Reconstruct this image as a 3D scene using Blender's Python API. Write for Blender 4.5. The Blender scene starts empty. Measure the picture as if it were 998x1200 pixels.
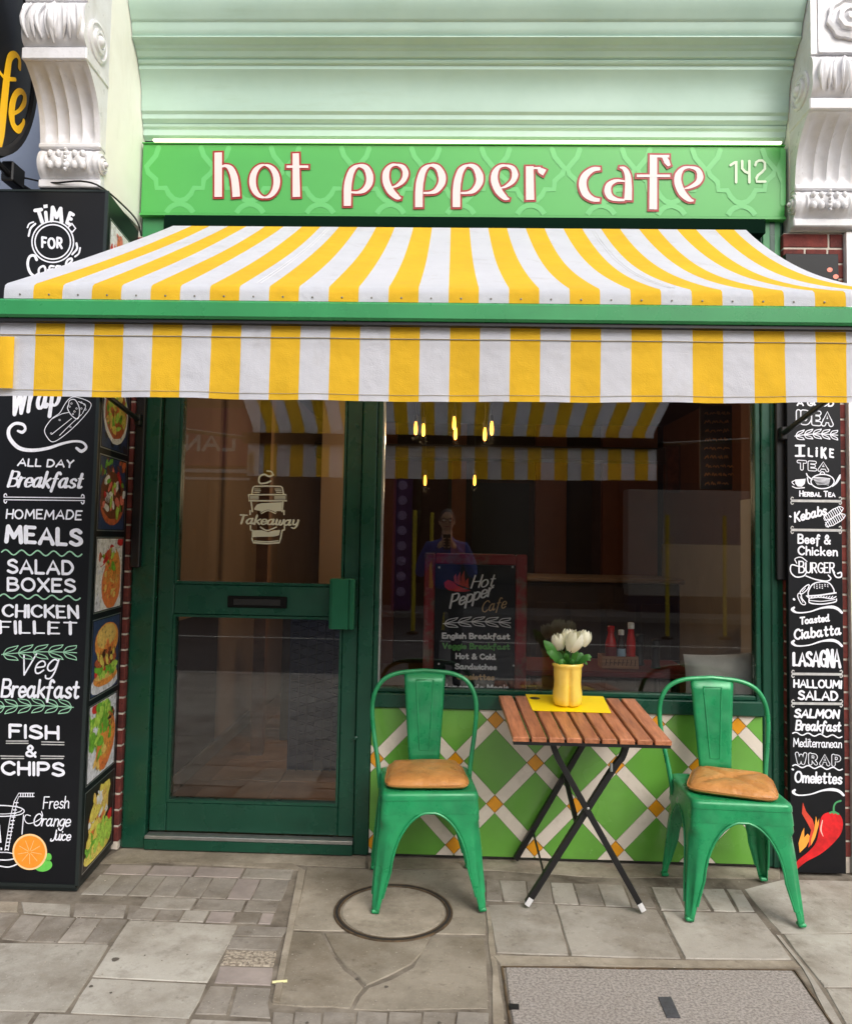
import bpy, bmesh, math, random
from mathutils import Vector, Matrix
import numpy as np
random.seed(7)
sc = bpy.context.scene
COL = sc.collection
# ------------------------------------------------------------------ camera
CAM = Vector((0, -3.73, 1.5)); FP = 900.0; PX0, PY0 = 499.0, 580.13
def _axes(yaw, pitch, roll):
    cy, sy, cp, sp = math.cos(yaw), math.sin(yaw), math.cos(pitch), math.sin(pitch)
    fw = Vector((-sy*cp, cy*cp, sp)); r = Vector((cy, sy, 0)); u = r.cross(fw)
    cr, sr = math.cos(roll), math.sin(roll)
    return cr*r + sr*u, -sr*r + cr*u, fw
RT, UP, FW = _axes(0.02815, 0.05795, 0.018595)
cd = bpy.data.cameras.new('camera'); cam = bpy.data.objects.new('camera', cd); COL.objects.link(cam)
cam.matrix_world = Matrix((( RT.x, UP.x, -FW.x, CAM.x), (RT.y, UP.y, -FW.y, CAM.y), (RT.z, UP.z, -FW.z, CAM.z), (0,0,0,1)))
cd.sensor_fit = 'HORIZONTAL'; cd.sensor_width = 36; cd.lens = 36*FP/998; cd.shift_y = -(600-PY0)/998
cd.clip_start = 0.005; cd.clip_end = 800
sc.camera = cam
# ------------------------------------------------------------------ light
SUN_EL, SUN_AZ = math.radians(44), math.radians(150)   # azimuth from +Y towards +X
w = bpy.data.worlds.new('World'); sc.world = w; w.use_nodes = True
nt = w.node_tree; nt.nodes.clear()
sky = nt.nodes.new('ShaderNodeTexSky'); sky.sky_type = 'NISHITA'; sky.sun_disc = False
sky.sun_elevation = SUN_EL; sky.sun_rotation = SUN_AZ; sky.dust_density = 5; sky.air_density = 1.0; sky.ozone_density = 0.6
hs = nt.nodes.new('ShaderNodeHueSaturation'); hs.inputs['Saturation'].default_value = 0.5   # overcast: a nearly grey sky
bg = nt.nodes.new('ShaderNodeBackground'); bg.inputs[1].default_value = 0.15
wo = nt.nodes.new('ShaderNodeOutputWorld')
nt.links.new(sky.outputs[0], hs.inputs['Color']); nt.links.new(hs.outputs[0], bg.inputs[0]); nt.links.new(bg.outputs[0], wo.inputs[0])
sd = bpy.data.lights.new('sun', 'SUN'); sd.energy = 1.0; sd.angle = math.radians(42); sd.color = (1, .985, .96)
so = bpy.data.objects.new('sun', sd); COL.objects.link(so)
dv = Vector((math.sin(SUN_AZ)*math.cos(SUN_EL), math.cos(SUN_AZ)*math.cos(SUN_EL), math.sin(SUN_EL)))
so.rotation_euler = dv.to_track_quat('Z', 'Y').to_euler(); so.location = dv*30
sc.view_settings.view_transform = 'Standard'; sc.view_settings.look = 'None'; sc.view_settings.exposure = 0.47; sc.view_settings.gamma = 1
sc.cycles.max_bounces = 7; sc.cycles.transparent_max_bounces = 16; sc.cycles.sample_clamp_indirect = 4
sc.cycles.caustics_reflective = False; sc.cycles.caustics_refractive = False
# ------------------------------------------------------------------ survey helpers: where a sight line meets a real plane
def sight(x, y): return RT*((x-PX0)/FP) - UP*((y-PY0)/FP) + FW
def hit(x, y, P, N):
    P = Vector(P); N = Vector(N); d = sight(x, y); return CAM + d*((P-CAM).dot(N)/d.dot(N))
def onY(x, y, Y=0.0): return hit(x, y, (0, Y, 0), (0, 1, 0))
def onX(x, y, X): return hit(x, y, (X, 0, 0), (1, 0, 0))
def onZ(x, y, Z=0.0): return hit(x, y, (0, 0, Z), (0, 0, 1))
# ------------------------------------------------------------------ materials
def lin(c):
    return tuple(((v/255)/12.92 if v/255 <= .04045 else ((v/255+.055)/1.055)**2.4) for v in c)
MATS = {}
def mat(name, col, rough=.6, var=0.0, scale=8, col2=None, bump=0, bscale=None, metal=0, spec=.5, rand=0, translucent=0, coat=0, detail=5, stretch=None, edge=(.35,.65), speck=(), rvar=0, wrinkle=0):
    if name in MATS: return MATS[name]
    m = bpy.data.materials.new(name); m.use_nodes = True; n = m.node_tree; N = n.nodes; L = n.links
    b = N['Principled BSDF']; b.inputs['Roughness'].default_value = rough; b.inputs['Metallic'].default_value = metal
    b.inputs['Specular IOR Level'].default_value = spec
    if coat: b.inputs['Coat Weight'].default_value = coat; b.inputs['Coat Roughness'].default_value = .15
    c = tuple(col)+(1,)
    tc = N.new('ShaderNodeTexCoord'); mp = N.new('ShaderNodeMapping'); L.new(tc.outputs['Object'], mp.inputs[0])
    if stretch: mp.inputs['Scale'].default_value = stretch
    oi = N.new('ShaderNodeObjectInfo')
    add = N.new('ShaderNodeVectorMath'); add.operation = 'ADD'; L.new(mp.outputs[0], add.inputs[0])
    mu = N.new('ShaderNodeVectorMath'); mu.operation = 'SCALE'; mu.inputs[3].default_value = 37.0
    cmb = N.new('ShaderNodeCombineXYZ'); L.new(oi.outputs['Random'], cmb.inputs[0]); L.new(oi.outputs['Random'], cmb.inputs[1]); L.new(cmb.outputs[0], mu.inputs[0]); L.new(mu.outputs[0], add.inputs[1])
    out = None
    if var or col2:
        no = N.new('ShaderNodeTexNoise'); no.inputs['Scale'].default_value = scale; no.inputs['Detail'].default_value = detail; no.inputs['Roughness'].default_value = .65
        L.new(add.outputs[0], no.inputs['Vector'])
        rp = N.new('ShaderNodeValToRGB'); rp.color_ramp.elements[0].position = edge[0]; rp.color_ramp.elements[1].position = edge[1]
        c2 = col2 if col2 else tuple(max(0, v*(1-var)) for v in col)
        rp.color_ramp.elements[0].color = tuple(c2)+(1,); rp.color_ramp.elements[1].color = tuple(min(1, v*(1+var*.4)) for v in col)+(1,)
        L.new(no.outputs[0], rp.inputs[0]); out = rp.outputs[0]
    if rand:
        hv = N.new('ShaderNodeHueSaturation'); mr = N.new('ShaderNodeMapRange'); mr.inputs[3].default_value = 1-rand; mr.inputs[4].default_value = 1+rand
        L.new(oi.outputs['Random'], mr.inputs[0]); L.new(mr.outputs[0], hv.inputs['Value'])
        if out: L.new(out, hv.inputs['Color'])
        else: hv.inputs['Color'].default_value = c
        out = hv.outputs[0]
    for (sc_col, sc_scale, lo, hi, amt, sst) in speck:      # dirt, chips, grit: each its own irregular mask
        n3 = N.new('ShaderNodeTexNoise'); n3.inputs['Scale'].default_value = sc_scale; n3.inputs['Detail'].default_value = 6; n3.inputs['Roughness'].default_value = .7
        m3 = N.new('ShaderNodeMapping'); m3.inputs['Scale'].default_value = sst or (1,1,1); m3.inputs['Location'].default_value = (sc_scale*.37, 1.3, 2.1)
        L.new(add.outputs[0], m3.inputs[0]); L.new(m3.outputs[0], n3.inputs['Vector'])
        r3 = N.new('ShaderNodeMapRange'); r3.inputs[1].default_value = lo; r3.inputs[2].default_value = hi; r3.inputs[4].default_value = amt; L.new(n3.outputs[0], r3.inputs[0])
        x3 = N.new('ShaderNodeMix'); x3.data_type = 'RGBA'; L.new(r3.outputs[0], x3.inputs[0])
        if out: L.new(out, x3.inputs[6])
        else: x3.inputs[6].default_value = c
        x3.inputs[7].default_value = tuple(sc_col)+(1,); out = x3.outputs[2]
    if rvar:
        n4 = N.new('ShaderNodeTexNoise'); n4.inputs['Scale'].default_value = scale*2.3; n4.inputs['Detail'].default_value = 6; L.new(add.outputs[0], n4.inputs['Vector'])
        r4 = N.new('ShaderNodeMapRange'); r4.inputs[1].default_value = .3; r4.inputs[2].default_value = .7; r4.inputs[3].default_value = max(.05,rough-rvar); r4.inputs[4].default_value = min(1,rough+rvar); L.new(n4.outputs[0], r4.inputs[0]); L.new(r4.outputs[0], b.inputs['Roughness'])
    if out: L.new(out, b.inputs['Base Color'])
    else: b.inputs['Base Color'].default_value = c
    if bump:
        n2 = N.new('ShaderNodeTexNoise'); n2.inputs['Scale'].default_value = bscale or scale*3; n2.inputs['Detail'].default_value = 4
        L.new(add.outputs[0], n2.inputs['Vector'])
        bp = N.new('ShaderNodeBump'); bp.inputs['Strength'].default_value = bump; bp.inputs['Distance'].default_value = .004
        L.new(n2.outputs[0], bp.inputs['Height']); L.new(bp.outputs[0], b.inputs['Normal'])
        if wrinkle:
            n5 = N.new('ShaderNodeTexNoise'); n5.inputs['Scale'].default_value = wrinkle; n5.inputs['Detail'].default_value = 3; L.new(add.outputs[0], n5.inputs['Vector'])
            b5 = N.new('ShaderNodeBump'); b5.inputs['Strength'].default_value = .5; b5.inputs['Distance'].default_value = .03; L.new(n5.outputs[0], b5.inputs['Height']); L.new(b5.outputs[0], bp.inputs['Normal'])
    if translucent:
        tr = N.new('ShaderNodeBsdfTranslucent'); mx = N.new('ShaderNodeMixShader'); mx.inputs[0].default_value = translucent
        if out: L.new(out, tr.inputs[0])
        else: tr.inputs[0].default_value = c
        L.new(b.outputs[0], mx.inputs[1]); L.new(tr.outputs[0], mx.inputs[2]); L.new(mx.outputs[0], N['Material Output'].inputs[0])
    MATS[name] = m; return m
def emat(name, col, s):
    if name in MATS: return MATS[name]
    m = bpy.data.materials.new(name); m.use_nodes = True; b = m.node_tree.nodes['Principled BSDF']
    b.inputs['Base Color'].default_value = tuple(col)+(1,); b.inputs['Emission Color'].default_value = tuple(col)+(1,); b.inputs['Emission Strength'].default_value = s
    MATS[name] = m; return m
def glassmat(name, tint=(.985,.99,.985), ior=1.68, rough=.0):
    m = bpy.data.materials.new(name); m.use_nodes = True; n = m.node_tree; N = n.nodes; L = n.links
    N.remove(N['Principled BSDF'])
    t = N.new('ShaderNodeBsdfTransparent'); t.inputs[0].default_value = tuple(tint)+(1,)
    g = N.new('ShaderNodeBsdfGlossy'); g.inputs['Roughness'].default_value = rough
    f = N.new('ShaderNodeFresnel'); f.inputs[0].default_value = ior
    mx = N.new('ShaderNodeMixShader'); L.new(f.outputs[0], mx.inputs[0]); L.new(t.outputs[0], mx.inputs[1]); L.new(g.outputs[0], mx.inputs[2])
    L.new(mx.outputs[0], N['Material Output'].inputs[0]); return m
def woodmat(name, c1, c2, axis='Y', rough=.5, rand=.12, coat=0):
    if name in MATS: return MATS[name]
    st = {'X': (1.2, 14, 14), 'Y': (14, 1.2, 14), 'Z': (14, 14, 1.2)}[axis]
    m = mat(name, c1, rough, col2=c2, scale=4, stretch=st, bump=.25, bscale=12, rand=rand, detail=8, coat=coat); return m

M = dict(
 frame=mat('dark_green_paint', lin((20,70,53)), .3, var=.15, scale=3, bump=.05, bscale=40, rvar=.1, speck=[(lin((70,96,82)),26,.62,.74,.30,(1,1,.25)),(lin((12,34,26)),5,.55,.75,.4,None)]),
 tiles_g=mat('green_tile', lin((104,166,66)), .22, var=.10, scale=2, rand=.05, coat=.4, rvar=.1, bump=.04, bscale=30, speck=[(lin((84,120,60)),3,.55,.75,.3,None)]),
 tiles_w=mat('cream_tile', lin((226,216,202)), .25, var=.08, scale=3, rand=.04, coat=.4, rvar=.1, speck=[(lin((176,160,140)),9,.56,.72,.35,None)]),
 tiles_o=mat('amber_tile', lin((232,158,28)), .3, var=.15, scale=12, rand=.05, coat=.4),
 grout=mat('dark_grout', lin((52,52,44)), .9),
 signg=mat('sign_green', lin((74,166,78)), .35, var=.05, scale=2),
 signpat=mat('sign_pale_green', lin((96,184,104)), .35),
 ltrw=mat('sign_letter_cream', lin((228,206,206)), .4), ltrr=mat('sign_letter_red', lin((150,28,24)), .4), ltrn=mat('sign_number_pale', lin((206,226,196)), .4),
 mint=mat('mint_plaster_paint', lin((178,205,192)), .5, var=.08, scale=1.2, col2=lin((168,196,182)), bump=.12, bscale=18, rvar=.15, speck=[(lin((150,174,150)),5,.56,.8,.45,(.35,1,2.2)),(lin((126,146,124)),60,.70,.80,.35,None)]),
 cream=mat('cream_painted_render', lin((240,240,230)), .65, col2=lin((230,230,220)), scale=2, bump=.12, bscale=14, speck=[(lin((190,188,168)),4,.55,.8,.35,(1,1,.35))]),
 whitep=mat('white_gloss_plaster', lin((224,224,228)), .36, col2=lin((210,209,210)), scale=9, bump=.3, bscale=34, rvar=.12, speck=[(lin((168,162,154)),8,.56,.75,.5,(1,1,.5)),(lin((130,124,118)),70,.69,.8,.4,None)]),
 board=mat('blackboard_panel', lin((15,17,22)), .42, var=.3, scale=2, spec=.3),
 boardtrim=mat('dark_aluminium_trim', lin((52,60,60)), .4, metal=.6),
 chalk=mat('chalk_white_print', lin((232,234,244)), .6, var=.10, scale=60),
 chalkg=mat('chalk_green_print', lin((150,200,170)), .6, var=.15, scale=60),
 chalkgrey=mat('chalk_grey_print', lin((190,190,190)), .6, var=.2, scale=40),
 black=mat('black_print', lin((24,26,30)), .5),
 yel=mat('awning_yellow_canvas', lin((248,198,44)), .85, var=.08, scale=3, bump=.35, bscale=300, translucent=.38, wrinkle=7, speck=[(lin((206,160,60)),9,.56,.76,.30,(1,1,.6)),(lin((150,120,60)),90,.70,.80,.3,None)]),
 wht=mat('awning_white_canvas', lin((222,224,234)), .85, var=.04, scale=3, bump=.35, bscale=300, translucent=.38, wrinkle=7, speck=[(lin((176,172,168)),9,.56,.76,.35,(1,1,.6)),(lin((130,124,116)),90,.70,.80,.35,None)]),
 bar=mat('awning_bar_green', lin((44,140,80)), .3, var=.12, scale=4, rvar=.1, bump=.05, speck=[(lin((40,110,70)),20,.6,.75,.5,(.3,1,1)),(lin((150,180,150)),80,.70,.78,.4,None)]), 
 blackm=mat('black_powder_coat', lin((20,20,22)), .4, var=.2, scale=30),
 steel=mat('brushed_aluminium', lin((185,188,186)), .35, metal=.85, var=.15, scale=20),
 chair=mat('worn_green_chair_paint', lin((34,146,90)), .36, coat=.08, col2=lin((24,116,72)), scale=6, bump=.12, bscale=50, edge=(.28,.6), metal=.1, rvar=.16, speck=[(lin((20,92,54)),14,.55,.72,.40,(1,1,.4)),(lin((110,200,140)),44,.68,.74,.6,(1,1,.5)),(lin((60,58,50)),120,.70,.76,.6,None)]),
 leather=mat('tan_leatherette', lin((190,134,74)), .38, col2=lin((164,106,54)), scale=7, bump=.35, bscale=140, edge=(.3,.6), rvar=.12, wrinkle=12, speck=[(lin((120,76,40)),26,.60,.74,.5,None)]),
 slat=woodmat('oiled_slat_wood', lin((190,126,88)), lin((146,88,58)), 'Y', .42, .14),
 brick=mat('red_brick', lin((116,50,43)), .85, col2=lin((80,34,30)), scale=14, bump=.6, bscale=60, rand=.22, speck=[(lin((60,30,28)),40,.58,.7,.6,None)]),
 mortar=mat('pale_mortar', lin((206,196,182)), .95, var=.25, scale=14, bump=.5, bscale=60),
 vase=mat('yellow_glazed_ceramic', lin((250,216,96)), .16, var=.06, scale=8, coat=.6, speck=[(lin((226,178,60)),5,.5,.75,.5,None)]),
 matyel=mat('yellow_place_mat', lin((255,224,10)), .45, var=.04, scale=10),
 petal=mat('ivory_tulip_petal', lin((252,251,238)), .45, col2=lin((242,243,216)), scale=20, translucent=.3, stretch=(1,1,.3)),
 leaf=mat('tulip_leaf_green', lin((74,140,52)), .45, col2=lin((52,118,42)), scale=10, translucent=.2),
 rubber=mat('black_rubber', lin((18,18,18)), .7),
 intw=mat('ochre_interior_wall', lin((112,62,26)), .8, var=.15, scale=2),
 intc=mat('cream_interior_wall', lin((196,184,170)), .8, var=.1, scale=2),
 intd=mat('dark_interior_panel', lin((46,32,26)), .5, var=.3, scale=4),
 intf=mat('interior_floor_tile', lin((150,112,76)), .35, col2=lin((120,84,56)), scale=5),
 navy=mat('navy_lattice_panel', lin((34,42,78)), .5, var=.2, scale=8),
 redw=mat('worn_red_wood', lin((150,34,38)), .55, col2=lin((128,104,86)), scale=9, edge=(.36,.52), detail=8),
 glass=glassmat('shop_window_glass'),
)
# ------------------------------------------------------------------ mesh builder
class MB:
    def __init__(s): s.v = []; s.f = []; s.m = []
    def quad(s, pts, mi=0):
        k = len(s.v); s.v += [Vector(p) for p in pts]; s.f.append(tuple(range(k, k+len(pts)))); s.m.append(mi)
    def box(s, a, b, mi=0, rot=0, bev=0):
        x0,y0,z0 = a; x1,y1,z1 = b; k = len(s.v)
        if bev <= 0:
            s.v += [Vector(p) for p in ((x0,y0,z0),(x1,y0,z0),(x1,y1,z0),(x0,y1,z0),(x0,y0,z1),(x1,y0,z1),(x1,y1,z1),(x0,y1,z1))]
            for f in ((0,3,2,1),(4,5,6,7),(0,1,5,4),(1,2,6,5),(2,3,7,6),(3,0,4,7)): s.f.append(tuple(k+i for i in f)); s.m.append(mi)
        else:
            e = min(bev, (x1-x0)/2.01, (y1-y0)/2.01, (z1-z0)/2.01)
            bm = bmesh.new(); bmesh.ops.create_cube(bm, size=1)
            for q in bm.verts: q.co = Vector(((x0+x1)/2+q.co.x*(x1-x0), (y0+y1)/2+q.co.y*(y1-y0), (z0+z1)/2+q.co.z*(z1-z0)))
            bmesh.ops.bevel(bm, geom=bm.edges[:], offset=e, segments=1, affect='EDGES')
            bm.verts.index_update()
            s.v += [q.co.copy() for q in bm.verts]
            for f in bm.faces: s.f.append(tuple(k+q.index for q in f.verts)); s.m.append(mi)
            bm.free()
        if rot:
            c = Vector(((x0+x1)/2,(y0+y1)/2,0)); R = Matrix.Rotation(rot,3,'Z')
            for i in range(k, len(s.v)): s.v[i] = R@(s.v[i]-c)+c
        return s
    def tube(s, pts, r, n=10, mi=0, cap=True, flat=None):
        pts = [Vector(p) for p in pts]; rs = r if isinstance(r, (list,tuple)) else [r]*len(pts)
        k0 = len(s.v); prev = None
        for i, p in enumerate(pts):
            t = (pts[min(i+1,len(pts)-1)]-pts[max(i-1,0)]).normalized()
            if prev is None:
                a = Vector((0,0,1)) if abs(t.z) < .9 else Vector((1,0,0)); nrm = t.cross(a).normalized()
            else: nrm = (prev - t*prev.dot(t)).normalized()
            prev = nrm; bn = t.cross(nrm)
            for j in range(n):
                a = 2*math.pi*j/n
                if flat: q = nrm*math.copysign(min(abs(math.cos(a))*1.3,1), math.cos(a))*rs[i]+bn*math.copysign(min(abs(math.sin(a))*1.3,1), math.sin(a))*rs[i]*flat
                else: q = nrm*math.cos(a)*rs[i]+bn*math.sin(a)*rs[i]
                s.v.append(p+q)
        for i in range(len(pts)-1):
            for j in range(n):
                a = k0+i*n+j; b = k0+i*n+(j+1)%n; s.f.append((a,b,b+n,a+n)); s.m.append(mi)
        if cap:
            s.f.append(tuple(k0+j for j in range(n))[::-1]); s.m.append(mi)
            e = k0+(len(pts)-1)*n; s.f.append(tuple(e+j for j in range(n))); s.m.append(mi)
        return s
    def lathe(s, prof, c=(0,0,0), n=24, mi=0, fn=None, axis='Z'):
        k = len(s.v); c = Vector(c)
        for (r, z) in prof:
            for j in range(n):
                a = 2*math.pi*j/n; rr = r*(fn(a,z) if fn else 1)
                if axis == 'Z': p = Vector((rr*math.cos(a), rr*math.sin(a), z))
                elif axis == 'X': p = Vector((z, rr*math.cos(a), rr*math.sin(a)))
                else: p = Vector((rr*math.cos(a), z, rr*math.sin(a)))
                s.v.append(c+p)
        for i in range(len(prof)-1):
            for j in range(n):
                a = k+i*n+j; b = k+i*n+(j+1)%n; s.f.append((a,b,b+n,a+n)); s.m.append(mi)
        s.f.append(tuple(k+j for j in range(n))[::-1]); s.m.append(mi)
        e = k+(len(prof)-1)*n; s.f.append(tuple(e+j for j in range(n))); s.m.append(mi)
        return s
    def ball(s, c, rx, ry=None, rz=None, n=12, mi=0, R=None):
        ry = ry or rx; rz = rz or rx; k = len(s.v); h = n//2; c = Vector(c)
        for i in range(h+1):
            t = math.pi*i/h
            for j in range(n):
                a = 2*math.pi*j/n; p = Vector((rx*math.sin(t)*math.cos(a), ry*math.sin(t)*math.sin(a), rz*math.cos(t)))
                s.v.append(c+(R@p if R else p))
        for i in range(h):
            for j in range(n):
                a = k+i*n+j; b = k+i*n+(j+1)%n; s.f.append((a,a+n,b+n,b)); s.m.append(mi)
        return s
    def grid(s, rows, mi=0, closed=False):
        k = len(s.v); n = len(rows[0])
        for r in rows: s.v += [Vector(p) for p in r]
        for i in range(len(rows)-1):
            for j in range(n if closed else n-1):
                a = k+i*n+j; b = k+i*n+(j+1)%n; s.f.append((a,b,b+n,a+n)); s.m.append(mi(i,j) if callable(mi) else mi)
        return s
    def prism(s, poly, z0, z1, mi=0):          # vertical prism from an (x, y) outline
        k = len(s.v); n = len(poly)
        s.v += [Vector((p[0],p[1],z0)) for p in poly]+[Vector((p[0],p[1],z1)) for p in poly]
        s.f.append(tuple(k+i for i in range(n))[::-1]); s.f.append(tuple(k+n+i for i in range(n))); s.m += [mi,mi]
        for i in range(n): s.f.append((k+i, k+(i+1)%n, k+n+(i+1)%n, k+n+i)); s.m.append(mi)
        return s
    def build(s, name, mats, parent=None, smooth=False, origin=None, sharp=35, fix=True, local=False, **tags):
        me = bpy.data.meshes.new(name); o0 = Vector(origin) if origin is not None else None
        vs = [v-o0 for v in s.v] if o0 is not None else s.v
        me.from_pydata([tuple(v) for v in vs], [], s.f)
        if not isinstance(mats, (list,tuple)): mats = [mats]
        for m in mats: me.materials.append(m)
        me.polygons.foreach_set('material_index', s.m); me.update()
        if fix:
            bm = bmesh.new(); bm.from_mesh(me); bmesh.ops.remove_doubles(bm, verts=bm.verts, dist=1e-5); bmesh.ops.recalc_face_normals(bm, faces=bm.faces); bm.to_mesh(me); bm.free()
        if smooth:
            me.polygons.foreach_set('use_smooth', [True]*len(me.polygons)); me.set_sharp_from_angle(angle=math.radians(sharp))
        o = bpy.data.objects.new(name, me); COL.objects.link(o)
        if o0 is not None: o.location = o0
        if parent is not None:
            o.parent = parent; o.matrix_parent_inverse = Matrix.Identity(4)
            if not local: o.location = o.location - world_loc(parent)
        for k, v in tags.items(): o['category' if k == 'cat' else k] = v
        return o
def world_loc(o):
    l = Vector((0,0,0))
    while o is not None: l += Vector(o.location); o = o.parent
    return l
def thing(name, label, cat, loc=(0,0,0), group=None, rz=0):
    o = bpy.data.objects.new(name, None); COL.objects.link(o); o.location = loc; o.rotation_euler.z = rz
    o.empty_display_size = .1; o['label'] = label; o['category'] = cat
    if group: o['group'] = group
    return o
def tag(o, label, cat, group=None):
    o['label'] = label; o['category'] = cat
    if group: o['group'] = group
    return o
def copy_tree(o, parent=None):
    c = o.copy(); COL.objects.link(c); c.parent = parent
    for ch in list(o.children): copy_tree(ch, c)
    return c
def catmull(P, sub=5):
    if len(P) < 3: return P
    closed = (Vector(P[0])-Vector(P[-1])).length < 1e-6
    Q = [Vector(p) for p in P]; out = []
    n = len(Q)
    for i in range(n-1):
        p0 = Q[i-1] if i > 0 else (Q[-2] if closed else Q[0]*2-Q[1])
        p1, p2 = Q[i], Q[i+1]
        p3 = Q[i+2] if i+2 < n else (Q[1] if closed else Q[-1]*2-Q[-2])
        for k in range(sub):
            t = k/sub
            out.append(.5*((2*p1)+(p2-p0)*t+(2*p0-5*p1+4*p2-p3)*t*t+(3*p1-p0-3*p2+p3)*t**3))
    out.append(Q[-1]); return out
# ------------------------------------------------------------------ hand lettering: brush strokes laid as thin ribbons on a surface
G = {
'A':"0,0 .35,1 .7,0/.14,.34 .56,.34",'B':"0,0 0,1/~0,1 .38,.98 .5,.78 .38,.57 0,.53/~0,.53 .42,.5 .58,.27 .42,.03 0,0",'C':"~.62,.82 .4,1 .12,.85 0,.5 .12,.15 .4,0 .62,.16",
'D':"0,0 0,1/~0,1 .38,.95 .6,.5 .38,.05 0,0",'E':"0,0 0,1/0,1 .48,1/0,.52 .4,.52/0,0 .5,0",'F':"0,0 0,1/0,1 .5,1/0,.52 .4,.52",'G':"~.6,.84 .38,1 .12,.85 0,.5 .12,.15 .38,0 .62,.14 .62,.45/.36,.45 .62,.45",
'H':"0,0 0,1/.56,0 .56,1/0,.5 .56,.5",'I':"0,0 0,1",'J':"~.4,1 .4,.2 .25,-.08 .02,-.1 .0,.1",'K':"0,0 0,1/.52,1 0,.42/.13,.55 .56,0",'L':"0,1 0,0/0,0 .46,0",'M':"0,0 .08,1/.08,1 .4,.3/.4,.3 .72,1/.72,1 .8,0",
'N':"0,0 0,1/0,1 .56,0/.56,0 .56,1",'O':"~.35,1 .1,.85 0,.5 .1,.15 .35,0 .6,.15 .7,.5 .6,.85 .35,1",'P':"0,0 0,1/~0,1 .4,.98 .54,.73 .4,.48 0,.45",'R':"0,0 0,1/~0,1 .4,.98 .52,.75 .4,.5 0,.47/.22,.48 .56,0",
'S':"~.5,.85 .3,1 .06,.88 .06,.66 .28,.53 .5,.38 .52,.14 .28,0 .0,.14",'T':"0,1 .6,1/.3,1 .3,0",'U':"~0,1 0,.3 .12,.04 .3,0 .48,.04 .6,.3 .6,1",'V':"0,1 .3,0/.3,0 .6,1",'W':"0,1 .2,0/.2,0 .4,.8/.4,.8 .6,0/.6,0 .8,1",
'X':"0,1 .58,0/.58,1 0,0",'Y':"0,1 .28,.5/.56,1 .28,.5/.28,.5 .28,0",'&':"~.62,0 .3,.45 .12,.75 .28,1 .44,.8 .28,.52 .04,.3 .06,.06 .3,0 .5,.15 .62,.4",
'a':"~.42,.5 .22,.62 .02,.4 .02,.15 .18,0 .36,.14 .43,.5/~.43,.6 .42,.15 .5,0 .6,.1",'b':"0,1 0,.04/~0,.4 .2,.6 .42,.45 .42,.15 .22,0 0,.12",'c':"~.4,.5 .22,.6 .02,.42 .02,.16 .2,0 .44,.12",
'd':"~.4,.5 .2,.6 .02,.4 .02,.16 .18,0 .4,.14/~.42,1 .42,.15 .5,0 .56,.05",'e':"~.05,.30 .40,.31 .40,.48 .24,.6 .06,.50 .01,.26 .10,.04 .26,0 .44,.12",'f':"~.42,.9 .28,1.02 .18,.85 .16,.4 .12,-.25/0,.58 .36,.58",
'g':"~.42,.5 .22,.6 .02,.4 .02,.18 .18,.04 .36,.14 .44,.5/~.44,.58 .42,0 .3,-.32 .08,-.3 .02,-.16",'h':"0,1 0,0/~0,.35 .2,.6 .38,.5 .4,.25 .42,0",'i':"0,.6 0,0/0,.84 0,.88",'j':"~.2,.6 .2,-.1 .1,-.32 -.05,-.26/.2,.84 .2,.88",
'k':"0,1 0,0/.38,.58 .02,.24/.12,.32 .42,0",'l':"0,1 0,0",'m':"0,.6 0,0/~0,.35 .16,.6 .3,.5 .32,.25 .32,0/~.32,.35 .48,.6 .62,.5 .64,.25 .66,0",'n':"0,.6 0,0/~0,.35 .18,.6 .36,.5 .38,.25 .4,0",
'o':"~.22,.6 .04,.48 0,.28 .08,.06 .22,0 .38,.08 .46,.3 .38,.52 .22,.6",'p':"0,.6 0,-.35/~0,.45 .2,.6 .42,.45 .42,.15 .22,0 0,.12",'r':"0,.6 0,0/~0,.3 .1,.55 .3,.58",'s':"~.36,.5 .2,.6 .05,.48 .1,.34 .28,.26 .36,.12 .2,0 -.02,.1",
't':"~.16,.92 .16,.15 .26,0 .38,.08/0,.62 .34,.62",'u':"~0,.6 0,.2 .1,.02 .26,.04 .4,.25/~.4,.6 .4,.12 .48,.0 .54,.06",'v':"0,.6 .2,0/.2,0 .4,.6",'w':"~0,.6 .02,.12 .16,0 .28,.2 .3,.5/~.3,.5 .32,.1 .46,0 .58,.25 .6,.6",'y':"~0,.6 .02,.25 .14,.1 .32,.2 .4,.4/~.4,.6 .4,0 .26,-.32 .02,-.26",
' ':"",
}
def gparse(s):
    out = []
    for st in s.split('/'):
        if not st: continue
        sm = st[0] == '~'; st = st.lstrip('~')
        out.append((sm, [tuple(float(a) for a in p.split(',')) for p in st.split()]))
    return out
GP = {k: gparse(v) for k, v in G.items()}
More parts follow.
